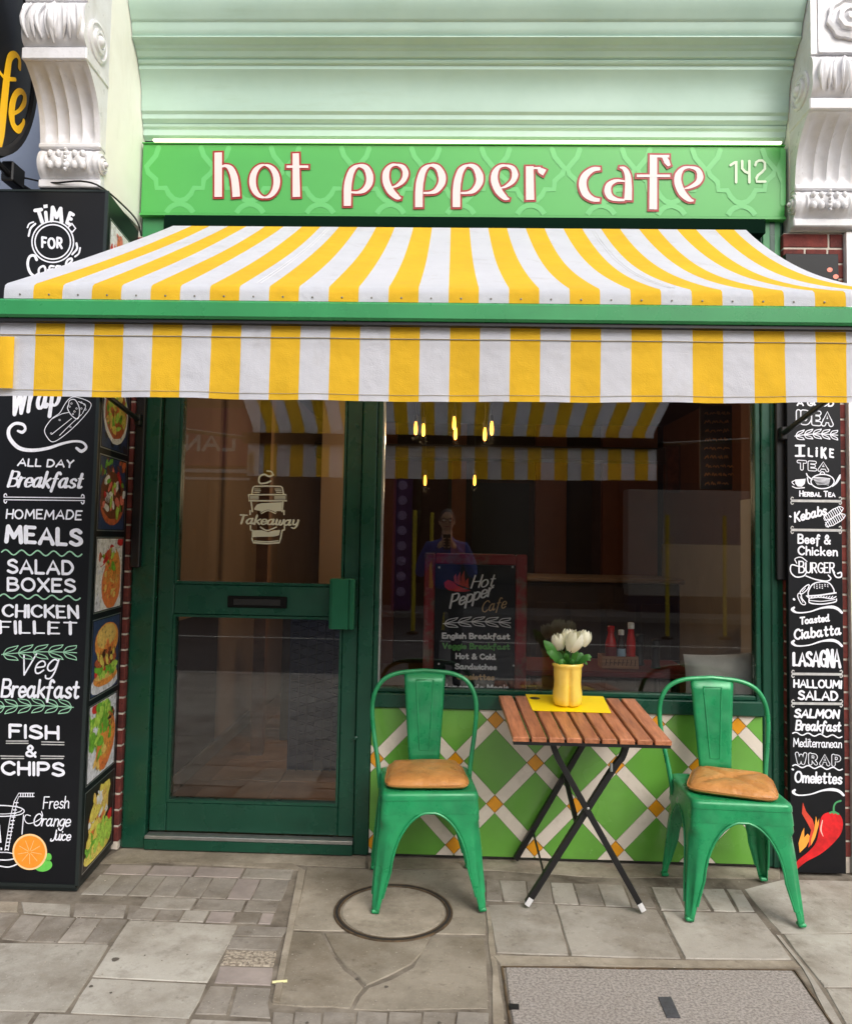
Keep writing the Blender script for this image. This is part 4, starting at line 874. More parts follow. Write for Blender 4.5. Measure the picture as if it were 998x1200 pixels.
# ---- food pictures on the side
FD = {n: mat('print_'+n, lin(tuple(min(255,v*1.12+4) for v in c)), .3, var=.3, scale=34, detail=8, speck=[(lin(tuple(v*.45 for v in c)),48,.54,.66,.75,None),(lin(tuple(min(255,v*1.2+60) for v in c)),64,.60,.70,.8,None)]) for n, c in dict(bun=(226,140,60),crust=(238,182,96),brown=(110,60,34),green=(110,170,50),lime=(170,206,80),red=(196,44,40),pink=(226,120,100),white=(240,232,214),navy=(44,58,92),dark=(34,24,22),yellow=(240,200,90),plate=(206,208,214),terra=(178,90,52),salmon=(232,120,60)).items()}
FN = list(FD); FI = {n: i for i, n in enumerate(FN)}
def picture(zt, zb, zt2, zb2, kind, seed):
    """framed food photo on the side of the box between heights zb..zt"""
    r = random.Random(seed); A_ = br_+(bl-br_)*.075; B_ = br_+(bl-br_)*.93
    def uv(u, v): p = A_+(B_-A_)*u; z0 = zb+(zb2-zb)*u; z1 = zt+(zt2-zt)*u; return Vector((p.x, p.y, z0+(z1-z0)*v))
    mb = MB(); t = .011
    def strip(a, b, c, d_, o=.0015): mb.quad([uv(*a)+sn*o, uv(*b)+sn*o, uv(*c)+sn*o, uv(*d_)+sn*o])
    U = t/ (B_-A_).length; V = t*.45/(zt-zb)
    strip((0,0),(1,0),(1,V),(0,V)); strip((0,1-V),(1,1-V),(1,1),(0,1)); strip((0,V),(U*.5,V),(U*.5,1-V),(0,1-V)); strip((1-U*.5,V),(1,V),(1,1-V),(1-U*.5,1-V))
    fr_ = mb.build('picture_frame', M['steel'], bx, fix=False)
    p = Pen(sn, .001)
    def el(u, v, ru, rv, m, w=.06, n=18, rot=0):
        c, s = math.cos(math.radians(rot)), math.sin(math.radians(rot)); pts = []
        for i in range(n):
            a = 2*math.pi*i/n; k = 1+r.uniform(-w, w); x = ru*k*math.cos(a); y = rv*k*math.sin(a)
            pts.append(uv(min(.955,max(.045,u+x*c-y*s)), min(.972,max(.028,v+x*s+y*c))))
        p.poly(pts, FI[m])
    def bgc(m): p.poly([uv(.04,.025),uv(.96,.025),uv(.96,.975),uv(.04,.975)], FI[m])
    def scat(n, u, v, ru, rv, ms, s0=.03, s1=.09):
        for _ in range(n):
            a = r.uniform(0, 6.28); q = math.sqrt(r.random()); el(u+ru*q*math.cos(a), v+rv*q*math.sin(a), r.uniform(s0,s1), r.uniform(s0,s1)*.6, r.choice(ms), .25, 8, r.uniform(0,180))
    if kind == 'prawns':
        bgc('white'); scat(60,.4,.45,.42,.42,['pink','salmon','pink','red','white'],.05,.14)
    if kind == 'curry':
        bgc('navy'); scat(20,.5,.2,.5,.2,['dark','navy']); el(.5,.52,.46,.42,'white',.02); el(.5,.54,.40,.37,'terra',.03); scat(70,.5,.56,.36,.32,['yellow','crust','lime','salmon','yellow','green'],.04,.12)
    if kind == 'bowl':
        bgc('navy'); scat(14,.3,.85,.3,.12,['green','brown']); scat(10,.8,.9,.2,.08,['terra','brown']); el(.5,.38,.44,.30,'terra',.02); el(.5,.48,.44,.32,'brown',.02); scat(60,.5,.5,.40,.28,['white','green','red','pink','white','lime','dark'],.05,.11)
    if kind == 'wrap':
        bgc('white'); scat(10,.1,.5,.1,.45,['plate','white'],.08,.2); el(.58,.35,.34,.33,'salmon',.03,18,10); el(.62,.55,.28,.30,'bun',.03,18,8); scat(40,.55,.40,.25,.25,['bun','salmon','crust'],.03,.08); scat(30,.45,.72,.3,.16,['lime','green','white','red','terra'],.04,.11); el(.86,.93,.12,.06,'red')
    if kind == 'burger':
        bgc('navy'); el(.5,.14,.5,.14,'plate',.02); el(.52,.20,.42,.10,'bun',.04); el(.52,.24,.40,.06,'crust',.04); scat(26,.52,.32,.38,.05,['lime','green','green','red'],.05,.13); el(.5,.43,.38,.08,'brown',.08); scat(30,.5,.46,.36,.08,['brown','dark','terra','yellow'],.04,.10); scat(12,.6,.37,.2,.05,['lime','yellow']); el(.52,.68,.42,.24,'bun',.02); el(.50,.74,.34,.16,'crust',.04); scat(14,.45,.6,.3,.06,['bun','salmon'],.03,.07)
    if kind == 'salmon':
        bgc('plate'); scat(90,.38,.62,.42,.34,['green','lime','green','green'],.05,.14); el(.25,.93,.16,.07,'red'); el(.62,.42,.30,.38,'salmon',.04,18,-28); el(.66,.46,.20,.30,'bun',.05,18,-28); scat(22,.72,.68,.18,.14,['brown','terra','dark'],.02,.05); scat(14,.45,.22,.22,.12,['white','crust','salmon'],.05,.12)
    if kind == 'sandwich':
        bgc('dark'); el(.5,.12,.46,.12,'yellow',.06); scat(60,.5,.26,.42,.14,['green','lime','lime','yellow'],.05,.14); el(.9,.42,.1,.07,'red'); el(.48,.60,.36,.24,'crust',.05,18,25); scat(40,.48,.55,.32,.14,['yellow','crust','white','salmon','brown'],.04,.10); el(.5,.74,.36,.14,'yellow',.06,18,22); scat(20,.5,.78,.25,.1,['crust','yellow','white'],.04,.1)
    p.build('food_print', [FD[n] for n in FN], bx)
def zside(x, y, u):   # height on the side plane at share u of its depth
    P_ = br_+(bl-br_)*u; return hit(x, y, br_, sn).z
SPn = Plane(br_, sn)
kinds = [('prawns',None),('curry',None),('bowl',((114.5,530),(111,622))),('wrap',((111,629),(107.5,720.5))),('burger',((106.5,727.5),(104,822))),('salmon',((103,829),(99.4,924))),('sandwich',((98.5,931),(95,1026.7)))]
zz = [(SPn(*a).z, SPn(*b).z) for _, ab in kinds if ab for a, b in [ab]]
gap = zz[0][1]-zz[1][0]; hgt = zz[0][0]-zz[0][1]
tops = [zz[0][0]+hgt+gap]; pics = [('curry', tops[0], tops[0]-hgt)]+[(k[0], a, b) for k, (a, b) in zip(kinds[2:], zz)]
pics += [('bowl', tops[0]+hgt+gap, tops[0]+gap), ('prawns', 2.90, 2.90-hgt)]
for i, (k, a, b) in enumerate(pics): picture(a, b, a, b, k, i+3)
# cable pinned along the top of the box and up the corner
cb = MB(); cb.tube(catmull([onY(28,208,-.40), onY(60,214,-.46), onY(95,212,-.485), onY(120,220,-.48), onX(150,246,-1.545), onX(162,262,-1.552), onX(167,285,-1.555)], 4), .004, n=6)
tag(cb.build('cable', M['rubber'], smooth=True), 'thin dark cable running along the top of the black menu box', 'cable')
# ================================================================== RIGHT MENU BOARD
rbd = thing('menu_board', 'tall narrow black chalk menu board on the brick pier right of the window', 'menu board', (1.72,-.08,0))
RY = -.082; a_ = onY(929,1024,RY); b_ = onY(989,1026,RY); RX0, RX1 = onY(921,520,RY).x+.004, onY(985,520,RY).x
MB().box((RX0,RY,.012),(RX1,-.052,2.90),bev=.002).build('board_panel', M['board'], rbd)
RP = Plane((0,RY-.0005,0),(0,-1,0)); FPs = FPn; FPn = RP
def T(txt, *a, **k): ptext(pen, RP, txt, *a, **k)
def Ln(pts, w, **k): pline(pen, RP, pts, w, **k)
def bar_(y, x0=926, x1=986):
    Ln([(x0+1.5,y),(x1-1.5,y+.6)], 3.0, smooth=False, cap=False)
    for s_ in (-1, 1):
        for x, dx in ((x0+1.5,1),(x1-1.5,-1)): Ln([(x,y),(x-dx*1.2,y+s_*2.2),(x+dx*.2,y+s_*4.2),(x+dx*1.6,y+s_*3.4)], 1.2)
def swoosh(y, x0=928, x1=986): 
    Ln([(x0+2,y-4),(x0,y-1.5),(x0+6,y+2),(x0+20,y+1),(x0+34,y-3.4),(x0+46,y-4.6),(x1-5,y-2.5),(x1,y+2)], [2.5,3.6,1.8,1.4,2.0,3.6,3.4,2.8])
D9 = lambda nm, m=M['chalk'], m2=None: done(nm, m, m2, rbd)
T('A GOOD', 933,475.7,977,476,8, w=.24, sp=.18); D9('lettering')
T('IDEA', 932,497.6,976.5,497.6,18.5, w=.34, outline=.07, sp=.42); D9('lettering')
laurel(pen, RP, 931,511,981,510,6,5,1.1); D9('laurel_print')
T('I', 937,535.4,938,535.4,14, w=.24); Ln([(932,522.2),(942,522.2)],2.4); Ln([(932,534.2),(942,534.2)],2.4); T('L', 946,535,952.5,535,11, w=.2); T('i', 956.5,535.6,957.5,535.6,13, w=.2); T('K', 961,537,968.5,537,14, w=.2); T('E', 971,536,977,536,11, w=.2); D9('lettering')
T('TEA', 933,551,971,551.5,12.5, w=.34, outline=.08, sp=.36); D9('lettering')
pen.stroke(pellipse(RP,963.4,564.2,13.6,8.4,n=30)+pellipse(RP,963.4,564.2,13.6,8.4,n=30)[:1], .0055, cap=False)
for i in range(6): Ln([(952+i*1.0,560+i*1.6),(958+i*1.2,559.5+i*1.6),(972-i*.3,561+i*1.5)], 1.0-.1*i)
Ln([(960,556),(962,553),(965,553.5),(966,556)],1.3); Ln([(951,562),(946,558),(944.5,555)],1.6); Ln([(951,568),(947,566),(945.5,560)],1.4)
pen.poly([RP(*p) for p in ((931,562),(943.5,561),(942.5,567),(939,570.5),(934,570),(931.5,566.5))]); Ln([(928,570),(933,572),(942,571.5)],1.2); Ln([(931,563),(927.5,565),(930,568)],1.1)
for i in range(4): Ln([(975+i,570-i),(980+i*.8,566-i*2.5),(984,560-i*1.2)],1.1)
D9('teapot_drawing')
T('HERBAL TEA', 936,582,978.5,582,7.5, w=.2, caps=.72, sp=.2); D9('lettering')
bar_(586.8); D9('divider_line', M['chalkgrey']); bar_(621); D9('divider_line', M['chalkgrey'])
T('Kebabs', 930,613,968.5,602.5,13, w=.17, sp=.18); Ln([(925,605),(926,605.5)],2.0); D9('lettering')
def kebab(cx, cy, rot): 
    P_ = pellipse(RP,cx,cy,13,4.2,n=22,rot=rot,w=.08,seed=3); pen.stroke(P_+P_[:1], .004, cap=False)
    a = math.radians(rot)
    for i in range(9):
        t = -11+i*2.6; x, y = cx+t*math.cos(a), cy+t*math.sin(a); Ln([(x-1+math.sin(a)*2.6,y-3.0),(x+1,y+3.0)],1.0)
kebab(976.5,601.5,-32); kebab(978.5,609.5,-30); D9('kebab_drawing')
T('Beef &', 934,637.4,973,637.4,12, w=.17, sp=.2); T('Chicken', 934,650.8,981.4,651.3,11.5, w=.17, sp=.22); D9('lettering')
T('BURGER', 935,672,978,671,15, w=.12, con=.2, caps=.86, sp=.16); Ln([(933,660),(931,655),(938,653),(945,658)],1.2); Ln([(936,664),(927,662),(926,670),(932,676),(941,675),(945,670)],1.5); Ln([(944,675),(955,679),(968,681),(973,678),(970,674)],1.5); Ln([(975,668),(979,676),(985,676),(985,671),(981,672)],1.8); D9('lettering')
c2_ = zc(915,580,8.89)
Ln(c2_([(280,1050),(285,1000),(330,930),(420,905),(500,920),(545,980),(550,1020)]),1.5); Ln(c2_([(270,1055),(400,1045),(570,1020)]),1.8); Ln(c2_([(262,1050),(300,1075),(400,1065),(520,1080),(570,1060)]),1.3); Ln(c2_([(290,1085),(300,1125),(420,1138),(560,1115),(575,1085)]),1.5); Ln(c2_([(300,1100),(420,1108),(560,1090)]),1.0)
for i in range(16): x, y = 340+(i%6)*28, 930+(i//6)*18+(i%2)*6; Ln(c2_([(x,y),(x+6,y+3)]),1.0)
for i in range(8): Ln(c2_([(310+i*30,1070),(325+i*30,1055)]),1.0)
Ln(c2_([(280,935),(240,960),(195,1010),(215,1030),(270,985),(288,945),(280,935)]),1.2); Ln(c2_([(180,1025),(170,1060),(205,1130),(240,1145),(250,1125),(215,1080),(205,1040),(180,1025)]),1.2); Ln(c2_([(130,1085),(134,1090)]),2.6); Ln(c2_([(250,970),(215,1010)]),.9); Ln(c2_([(195,1060),(225,1120)]),.9)
D9('burger_drawing')
swoosh(716); D9('flourish'); T('Toasted', 936.5,732.6,972,727.6,9.5, w=.2, sp=.16); T('Ciabatta', 929.5,750.6,985.5,743,13.5, w=.17, sp=.2); D9('lettering'); swoosh(755); D9('flourish')
T('LASAGNA', 928,781,985.5,781.8,17, w=.2, con=.3, hr=1.5, sp=.16); D9('lettering'); bar_(789.8,927,987); D9('divider_line', M['chalkgrey'])
T('HALLOUMI', 929,806,986,806.6,10.5, w=.2, jit=.04, sp=.2); T('SALAD', 934,820.4,982,820.4,12, w=.2, jit=.03); D9('lettering'); bar_(824.4,927,987); D9('divider_line', M['chalkgrey'])
T('SALMON', 929.5,841.4,983,841.6,11.5, w=.22, slant=.12, jit=.03, sp=.2); T('Breakfast', 931,856.4,985,857,13, w=.17, slant=.1, sp=.14); D9('lettering'); pwave(pen, RP, 928.5,859.5,986,863.5,1.5,4,1.5); pwave(pen, RP, 928.5,897.5,986.5,901.5,1.5,4,1.5); D9('wave_line')
T('Mediterranean', 929,875.5,986,876.5,11, w=.11, sp=.12, jit=.03); D9('lettering')
T('WRAP', 931,896,985,896.6,15, w=.32, outline=.06, con=.3, sp=.5); D9('lettering'); T('Omelettes', 930,917.6,986.4,918.6,14.5, w=.155, sp=.16, slant=.05); Ln([(928,901.5),(929,902)],2.2); D9('lettering'); swoosh(930,929,988); D9('flourish')
MC = [mat('print_chilli_red', lin((214,30,36)), .4, var=.35, scale=16), mat('print_flame_red', lin((214,70,50)), .45, var=.2, scale=20), mat('print_flame_orange', lin((250,164,62)), .45, var=.15, scale=20), mat('print_stem_green', lin((70,150,96)), .45), mat('print_shine', lin((240,190,180)), .4)]
c7_ = zc(880,740,3.746); CH = c7_([(355,792),(388,805),(402,840),(392,890),(350,940),(300,980),(240,1012),(193,1050),(192,1035),(205,1005),(250,968),(282,930),(296,880),(300,840),(315,805)])
pen.poly([RP(*p) for p in [(q.x,q.y) for q in catmull([Vector((a,b,0)) for a,b in CH+CH[:1]],4)]][:-1], 0)
Ln(c7_([(312,830),(305,870),(315,900)]), [1.0,1.8,.6], mi=4)
Ln(c7_([(362,798),(362,770),(372,752),(392,744)]), [2.6,2.0,1.8,2.2], mi=3); Ln(c7_([(345,797),(362,792),(382,802)]), 2.2, mi=3)
pen.poly([RP(*p) for p in c7_([(212,972),(207,930),(222,880),(232,862),(232,905),(247,888),(262,905),(240,945)])], 2)
pen.poly([RP(*p) for p in c7_([(255,905),(262,872),(246,842),(222,800),(226,750),(240,790),(268,825),(276,850),(280,890),(268,930),(250,950)])], 1)
pen.poly([RP(*p) for p in c7_([(262,915),(276,870),(283,812),(290,840),(298,820),(296,850),(280,905),(262,940)])], 2)
D9('chilli_print', m2=MC)
for (x, y) in ((979,324),(972,316)): pen.poly(pellipse(RP,x,y,3.4,2.8,n=12),0)
D9('food_print', m2=[FD['pink']])
FPn = FPs
# ================================================================== OVAL HANGING SIGN
hs_ = thing('hanging_sign', 'black oval hanging sign with yellow cafe lettering at the upper left', 'hanging sign', (-1.95,-.62,3.6))
mb = MB(); OC = Vector((-1.95,-.745,3.55)); ring = []
def oval(x, ry, rz): return [(x, OC.y+ry*math.cos(2*math.pi*i/56), OC.z+rz*math.sin(2*math.pi*i/56)) for i in range(56)]
mb.grid([oval(-1.99,.33,.45),oval(-2.01,.37,.49),oval(-1.95,.385,.505),oval(-1.905,.37,.49),oval(-1.905,.345,.465),oval(-1.915,.335,.455)], closed=True); mb.build('sign_rim', M['blackm'], hs_, smooth=True, sharp=30)
mb = MB(); mb.quad(oval(-1.916,.34,.46)); mb.quad(oval(-1.989,.34,.46)[::-1]); mb.build('sign_face', mat('glossy_black_acrylic', lin((26,28,30)), .12, coat=.5), hs_)
HP = Plane((-1.915,0,0),(1,0,0)); pen = Pen((1,0,0), .0015); ch = zc(0,0,2.495)
ch = zc(0,0,4.447)
for P_, w_ in (([(100,352),(100,310),(80,282),(52,296),(40,350),(28,450),(16,570),(4,690),(-12,790)],[3.2,3,3.2,4.5,5.5,6.2,6.6,6.2,4]),([(-40,320),(-10,365),(25,405),(78,412)],2.4),([(72,590),(100,572),(124,535),(126,495),(106,474),(80,490),(63,540),(58,600),(68,650),(92,674),(116,652),(122,628)],[2.0,2.4,4.0,4.4,3.4,4,5.6,6.4,5.4,4.4,3.6,2.6]),([(-90,540),(-60,490),(-30,520),(-36,620),(-80,650)],5)):
    pline(pen, HP, ch(P_), w_)
pen.build('sign_lettering', mat('sign_yellow', lin((250,196,30)), .4), hs_)
mb = MB(); mb.tube([(-1.95,-.45,3.95),(-1.95,-.05,4.1)], .012, n=8); mb.build('bracket_arm', M['blackm'], hs_, smooth=True); mb = MB(); mb.tube([(-1.95,-.62,3.08),(-1.95,-.40,3.06),(-1.95,-.10,3.10)], .014, n=8); mb.box((-1.985,-.50,3.04),(-1.93,-.40,3.13),bev=.006); mb.build('bracket_arm', M['blackm'], hs_, smooth=True)
# ================================================================== AWNING
aw = thing('awning', 'yellow and white striped shop awning with a green front bar', 'awning', (.02,-.05,3.0))
PT = .1803/2; ph = onY(525.5,350,-1.46).x
AX0, AX1 = ph-15*PT, 1.402
yb, zb_ = -.105, 3.005; yf, zf = -1.452, 2.262
bounds = [AX0]; k = -14
while ph+k*PT < AX1-.004: bounds.append(ph+k*PT); k += 1
bounds.append(AX1)
def scol(x): return 0 if math.floor((x-ph)/PT+1e-4) % 2 == 0 else 1
cols = []
for a, b in zip(bounds[:-1], bounds[1:]):
    for t in (0, .5): cols.append(a+(b-a)*t)
cols.append(bounds[-1])
def canopy(x, t):
    u = (x-AX0)/(AX1-AX0); s = .010+.085*max(0,u-.12)**1.25
    sg = s*math.sin(math.pi*t)**.9*(1.12-.24*t) if 0 < t < 1 else 0
    rip = .0022*math.sin(x*23+t*3)*math.sin(math.pi*t)
    return (x, yb+(yf-yb)*t, zb_+(zf-zb_)*t-sg+rip)
rows = [[canopy(x, t/20) for x in cols] for t in range(21)]
rows += [[(x, yf-.012, zf-.010) for x in cols],[(x, yf-.016, zf-.028+.0015*math.sin(x*40)) for x in cols],[(x, yf-.016, 2.2095) for x in cols]]
mb = MB(); mb.grid(rows, mi=lambda i, j: scol((cols[j]+cols[j+1])/2)); mb.build('canopy_fabric', [M['yel'],M['wht']], aw, smooth=True, sharp=50, fix=False)
# fold seams on the canopy
for x in (ph-6.5*PT, ph+7.5*PT):
    for dx in (-.006, .007):
        pn = MB(); P_ = [Vector(canopy(x+dx, .02+t/20*.96))+Vector((0,-.001,.0016)) for t in range(21)]; pn.tube(P_, .0008, n=4); pn.build('canopy_seam', mat('seam_thread', lin((232,230,234)), .8), aw)
vx = lambda x: x*1.006+.006-(.022 if x < AX0+.001 else 0)
zt = 2.1415; zl = onY(499,470.5,-1.44).z
mb = MB(); vr = []
for i in range(13):
    t = i/12; z = zt+(zl-zt)*t
    vr.append([(vx(x), -1.440+.006*t*math.sin(x*4.1+1)+.0035*t*math.sin(x*17+.5*math.sin(x*3)) - (.004 if i in (2,) else 0)+.003*math.sin(x*35)*t, z+(.0015*math.sin(x*5+.6)+.001*math.sin(x*13)+max(0,x)*.011)*t) for x in cols])
mb.grid(vr, mi=lambda i, j: scol((cols[j]+cols[j+1])/2)); mb.build('valance', [M['yel'],M['wht']], aw, smooth=True, sharp=60, fix=False)
mb = MB()
for zz_, r_ in ((vr[2][0][2], .0013), (zl+.012, .0007)):
    i_ = 2 if r_ > .001 else 11
    mb.tube([Vector(p)+Vector((0,-.0016,0)) for p in vr[i_]], r_, n=4)
mb.build('valance_seam', mat('seam_dark', lin((150,140,120)), .9), aw)
e_ = onY(17,420,-1.446).x
mb = MB(); mb.grid([[(AX0-.02+(e_-AX0+.02)*j/4, -1.4475-.003*math.sin(j*.8)-.004*i/4, zl+.022+(vr[2][0][2]-.008-zl-.022)*i/4) for j in range(5)] for i in range(5)]); mb.build('valance_end_fold', M['yel'], aw, smooth=True, fix=False)
mb = MB(); mb.box((AX0-.06,-1.475,2.1525),(AX1+.06,-1.425,2.2085),bev=.007); mb.build('front_bar', M['bar'], aw)
mb = MB(); mb.box((AX0-.055,-1.462,2.142),(AX1+.055,-1.43,2.152)); mb.build('valance_channel', M['blackm'], aw)
MB().box((AX0-.058,-1.4245,2.150),(AX1+.058,-1.395,2.212)).build('rear_channel', M['blackm'], aw)
mb = MB()
x = AX0+.05
while x < AX1: mb.lathe([(.003,0),(.003,-.0015),(.0015,-.002)], c=(x,yf-.0165,2.222), n=8, axis='Y'); x += .0893
mb.build('eyelet', mat('tarnished_eyelet', lin((120,116,110)), .5, metal=.5), aw)
MB().box((-1.414,-.085,2.995),(1.503,-.016,onY(540,253.5,-.085).z),bev=.004).build('cassette', mat('cassette_shaded_green', lin((8,30,20)), .95, spec=.05), aw)  # shade below the sign is put into the casing's very dark green
mb = MB(); mb.tube([(AX0+.02,-.10,2.975),(AX1-.02,-.10,2.975)], .020, n=14); mb.build('roller', M['blackm'], aw)
for sx_ in (-1, 1):
    px_ = -1.505 if sx_ < 0 else 1.582; fx = AX0-.03 if sx_ < 0 else AX1+.03
    zp = 2.055 if sx_ < 0 else 2.034
    mb = MB(); mb.tube([(px_,-.075,zp),(fx,-1.43,2.175)], .0125, n=10); mb.build('support_arm', M['blackm'], aw, smooth=True)
    mb = MB(); mb.box((px_-.022,-.05,1.34),(px_+.022,-.0155 if sx_<0 else -.0225,2.62),bev=.004); mb.box((px_-.014,-.09,zp-.03),(px_+.014,-.05,zp+.03),bev=.004); mb.build('arm_rail', M['blackm'], aw)
# ================================================================== CHAIRS
def make_chair(label):
    t = thing('metal_chair', label, 'chair', (0,0,0), 'green metal cafe chairs at the folding table')
    H0 = .455
    def half(z): k = min(1,max(0,z/.43)); return .232+(.198-.232)*k, .222+(.190-.222)*k
    def wl(z):
        if z <= .16: return .030+.032*(z/.16)**1.2
        if z >= .385: return None
        q = (z-.16)/.225; return .062+(.2-.062)*(1-math.sqrt(max(0,1-q*q)))
    zs = [.0,.02,.021,.06,.12,.16,.20,.24,.275,.305,.33,.35,.365,.376,.383]
    def corner(cx, cy, s, hx, hy, inset=0):
        # s: signed run from the corner (negative along the front/back edge, positive along the side edge)
        r = .026; hx -= inset; hy -= inset
        ox, oy = cx*(hx-r), cy*(hy-r)
        if abs(s) < r: a = math.radians(45)*(s/r); dx, dy = math.cos(math.radians(45)-a), math.sin(math.radians(45)-a); dx, dy = math.cos(math.radians(45)+(-a)), math.sin(math.radians(45)-a); return ox+cx*r*math.sin(math.radians(45)+a), oy+cy*r*math.cos(math.radians(45)+a)
        if s < 0: return cx*(hx+s), cy*hy   # along front/back edge
        return cx*hx, cy*(hy-s)
    for cx in (-1, 1):
        for cy in (-1, 1):
            mb = MB(); rows = []; n = 12
            for z in zs:
                hx, hy = half(z); w_ = wl(z); row = []
                for i in range(n+1):
                    q = -1+2*i/n; s = -q*0+q*min(w_, .2)
                    s = q*w_
                    if s < 0: s = max(s, -hx)
                    else: s = min(s, hy)
                    x, y = corner(cx, cy, s, hx, hy, .0085 if (.03 < z < .34 and abs(q) < .25) else (.004 if (.03 < z < .34 and abs(q) < .4) else 0))
                    row.append((x, y, z+.002))
                rows.append(row)
            mb.grid(rows)
            o = mb.build('leg', M['chair'], t, smooth=True, local=True, sharp=60)
            md = o.modifiers.new('s','SOLIDIFY'); md.thickness = .0035; md.offset = -1
            hx, hy = half(0); mb = MB(); mb.box((cx*(hx-.0165)-.016,cy*(hy-.0165)-.016,0),(cx*(hx-.0165)+.016,cy*(hy-.0165)+.016,.016),bev=.005); mb.build('foot_cap', M['chair'], o, local=True)
    # skirt and seat
    rows = []
    def ringz(z, grow=0):
        hx, hy = half(z); hx += grow; hy += grow; out = []
        for (cx, cy) in ((-1,-1),(1,-1),(1,1),(-1,1)):
            seq = [hx if False else .026, .013, 0, -.013, -.026]
            pts = [corner(cx, cy, s, hx, hy) for s in (.026,.013,0,-.013,-.026)]
            if cx*cy < 0: pts = pts[::-1]
            out += [(p[0], p[1], z) for p in pts]
        return out
    R_ = [ringz(.378,.0016),ringz(.41,.0012),ringz(.4305),ringz(.4315,.0022),ringz(.450,.001),ringz(.459,-.003),ringz(.463,-.012),ringz(.4615,-.03),ringz(.459,-.05)]
    mb = MB(); mb.grid(R_, closed=True); mb.quad(R_[-1]); mb.build('seat', M['chair'], t, smooth=True, local=True, sharp=50)
    # rolled lip round each arch
    for fc in range(4):
        pts = []
        zz_ = [z for z in zs if z >= .06]
        for sg in (-1, 1):
            seg = []
            for z in zz_:
                hx, hy = half(z); w_ = wl(z)
                if fc < 2: cy = -1 if fc == 0 else 1; x = sg*max(0, hx-w_); seg.append((x, cy*(hy+.001), z))
                else: cx = -1 if fc == 2 else 1; y = sg*max(0, hy-w_); seg.append((cx*(hx+.001), y, z))
            if sg > 0: seg = seg[::-1]
            pts += seg
        mb = MB(); mb.tube(pts, .0045, n=6); mb.build('arch_lip', M['chair'], t, smooth=True, local=True)
    # hoop
    pts = catmull([(-.199,.125,.385),(-.203,.135,.43),(-.212,.155,.50),(-.232,.185,.62),(-.240,.203,.72),(-.228,.213,.79),(-.190,.220,.845),(-.12,.224,.875),(0,.226,.886)],5)
    full = pts+[Vector((-p.x,p.y,p.z)) for p in pts[::-1][1:]]
    mb = MB(); mb.tube(full, .0105, n=10); mb.build('back_hoop', M['chair'], t, smooth=True, local=True)
    # splat with pressed panel
    mb = MB(); rows = []
    for i in range(9):
        v = i/8; z = .47+(.88-.47)*v; y = .172+(.224-.172)*v**.9; hw_ = .068+(.096-.068)*v
        row = []
        for j in range(13):
            u = -1+2*j/12; d = -.004 if abs(u) > .93 else 0
            inn = (abs(u) < .5-.13*(1-v)) and (.14 < v < .87)
            row.append((u*hw_, y-.002*(1-u*u)-d, z))
        rows.append(row)
    mb.grid(rows); o = mb.build('back_splat', M['chair'], t, smooth=True, local=True); md = o.modifiers.new('s','SOLIDIFY'); md.thickness = .003
    mb = MB(); P_ = [(-.040,.845),(.040,.845),(.021,.535),(-.021,.535)]; P_ = [(a, .172+.052*((z-.47)/.41)**.9-.0035, z) for a, z in P_]
    mb.tube(P_+[P_[0]], .0042, n=6); mb.build('pressed_rib', M['chair'], t, smooth=True, local=True)
    return t
def cushion(label, tufted):
    t = thing('seat_cushion', label, 'cushion', (0,0,0)); n = 18; top = []; bot = []
    for i in range(n+1):
        rt, rb = [], []
        for j in range(n+1):
            u, v = -1+2*i/n, -1+2*j/n
            hx = .178-.018*(v*.5+.5); x = u*hx*(1-.10*abs(v)**6); y = v*.165*(1-.10*abs(u)**6)
            e = min(1, max(0, (1-max(abs(u),abs(v))**4))); z = .022+.030*e**.5
            if tufted: d = min(abs(u-v), abs(u+v)); z -= .016*math.exp(-(d/.07)**2)*e; z -= .008*math.exp(-((u*u+v*v)/.03))
            else: z += .004*math.sin(u*3+1)*e
            rt.append((x, y, z)); rb.append((x*.99, y*.99, .002 if e > .05 else .012))
        top.append(rt); bot.append(rb)
    mb = MB(); mb.grid(top); mb.grid([r[::-1] for r in bot])
    ed = [[top[0][j] for j in range(n+1)],[top[-1][j] for j in range(n+1)],[top[i][0] for i in range(n+1)],[top[i][-1] for i in range(n+1)]]
    eb = [[bot[0][j] for j in range(n+1)],[bot[-1][j] for j in range(n+1)],[bot[i][0] for i in range(n+1)],[bot[i][-1] for i in range(n+1)]]
    for a, b in zip(ed, eb): mb.grid([a, [((p[0]+q_[0])/2*1.02,(p[1]+q_[1])/2*1.02,(p[2]+q_[2])/2) for p, q_ in zip(a,b)], b])
    mb.build('cushion_pad', M['leather'], t, smooth=True, local=True, sharp=80)
    P_ = [top[0][j] for j in range(n+1)]+[top[i][-1] for i in range(n+1)]+[top[-1][j] for j in range(n,-1,-1)]+[top[i][0] for i in range(n,-1,-1)]
    mb = MB(); mb.tube([Vector(p)*1.004 for p in P_], .003, n=5); mb.build('piping', M['leather'], t, smooth=True, local=True)
    return t
ch1 = make_chair('green metal chair on the left, beside the door, with a plain tan seat pad'); ch1.location = (-.068,-.345,.006); ch1.rotation_euler.z = math.radians(6)
ch2 = copy_tree(ch1); ch2['label'] = 'green metal chair on the right by the chalk menu board, with creased tan pad'; ch2.location = (1.214,-.357,.006); ch2.rotation_euler.z = math.radians(-2.5)
cu1 = cushion('smooth tan leather cushion on the left green chair', False); cu1.location = (-.073,-.345,.467); cu1.rotation_euler.z = math.radians(4)
cu2 = cushion('tan leather cushion with crossed creases on the right green chair', True); cu2.location = (1.232,-.352,.467); cu2.rotation_euler.z = math.radians(-20)
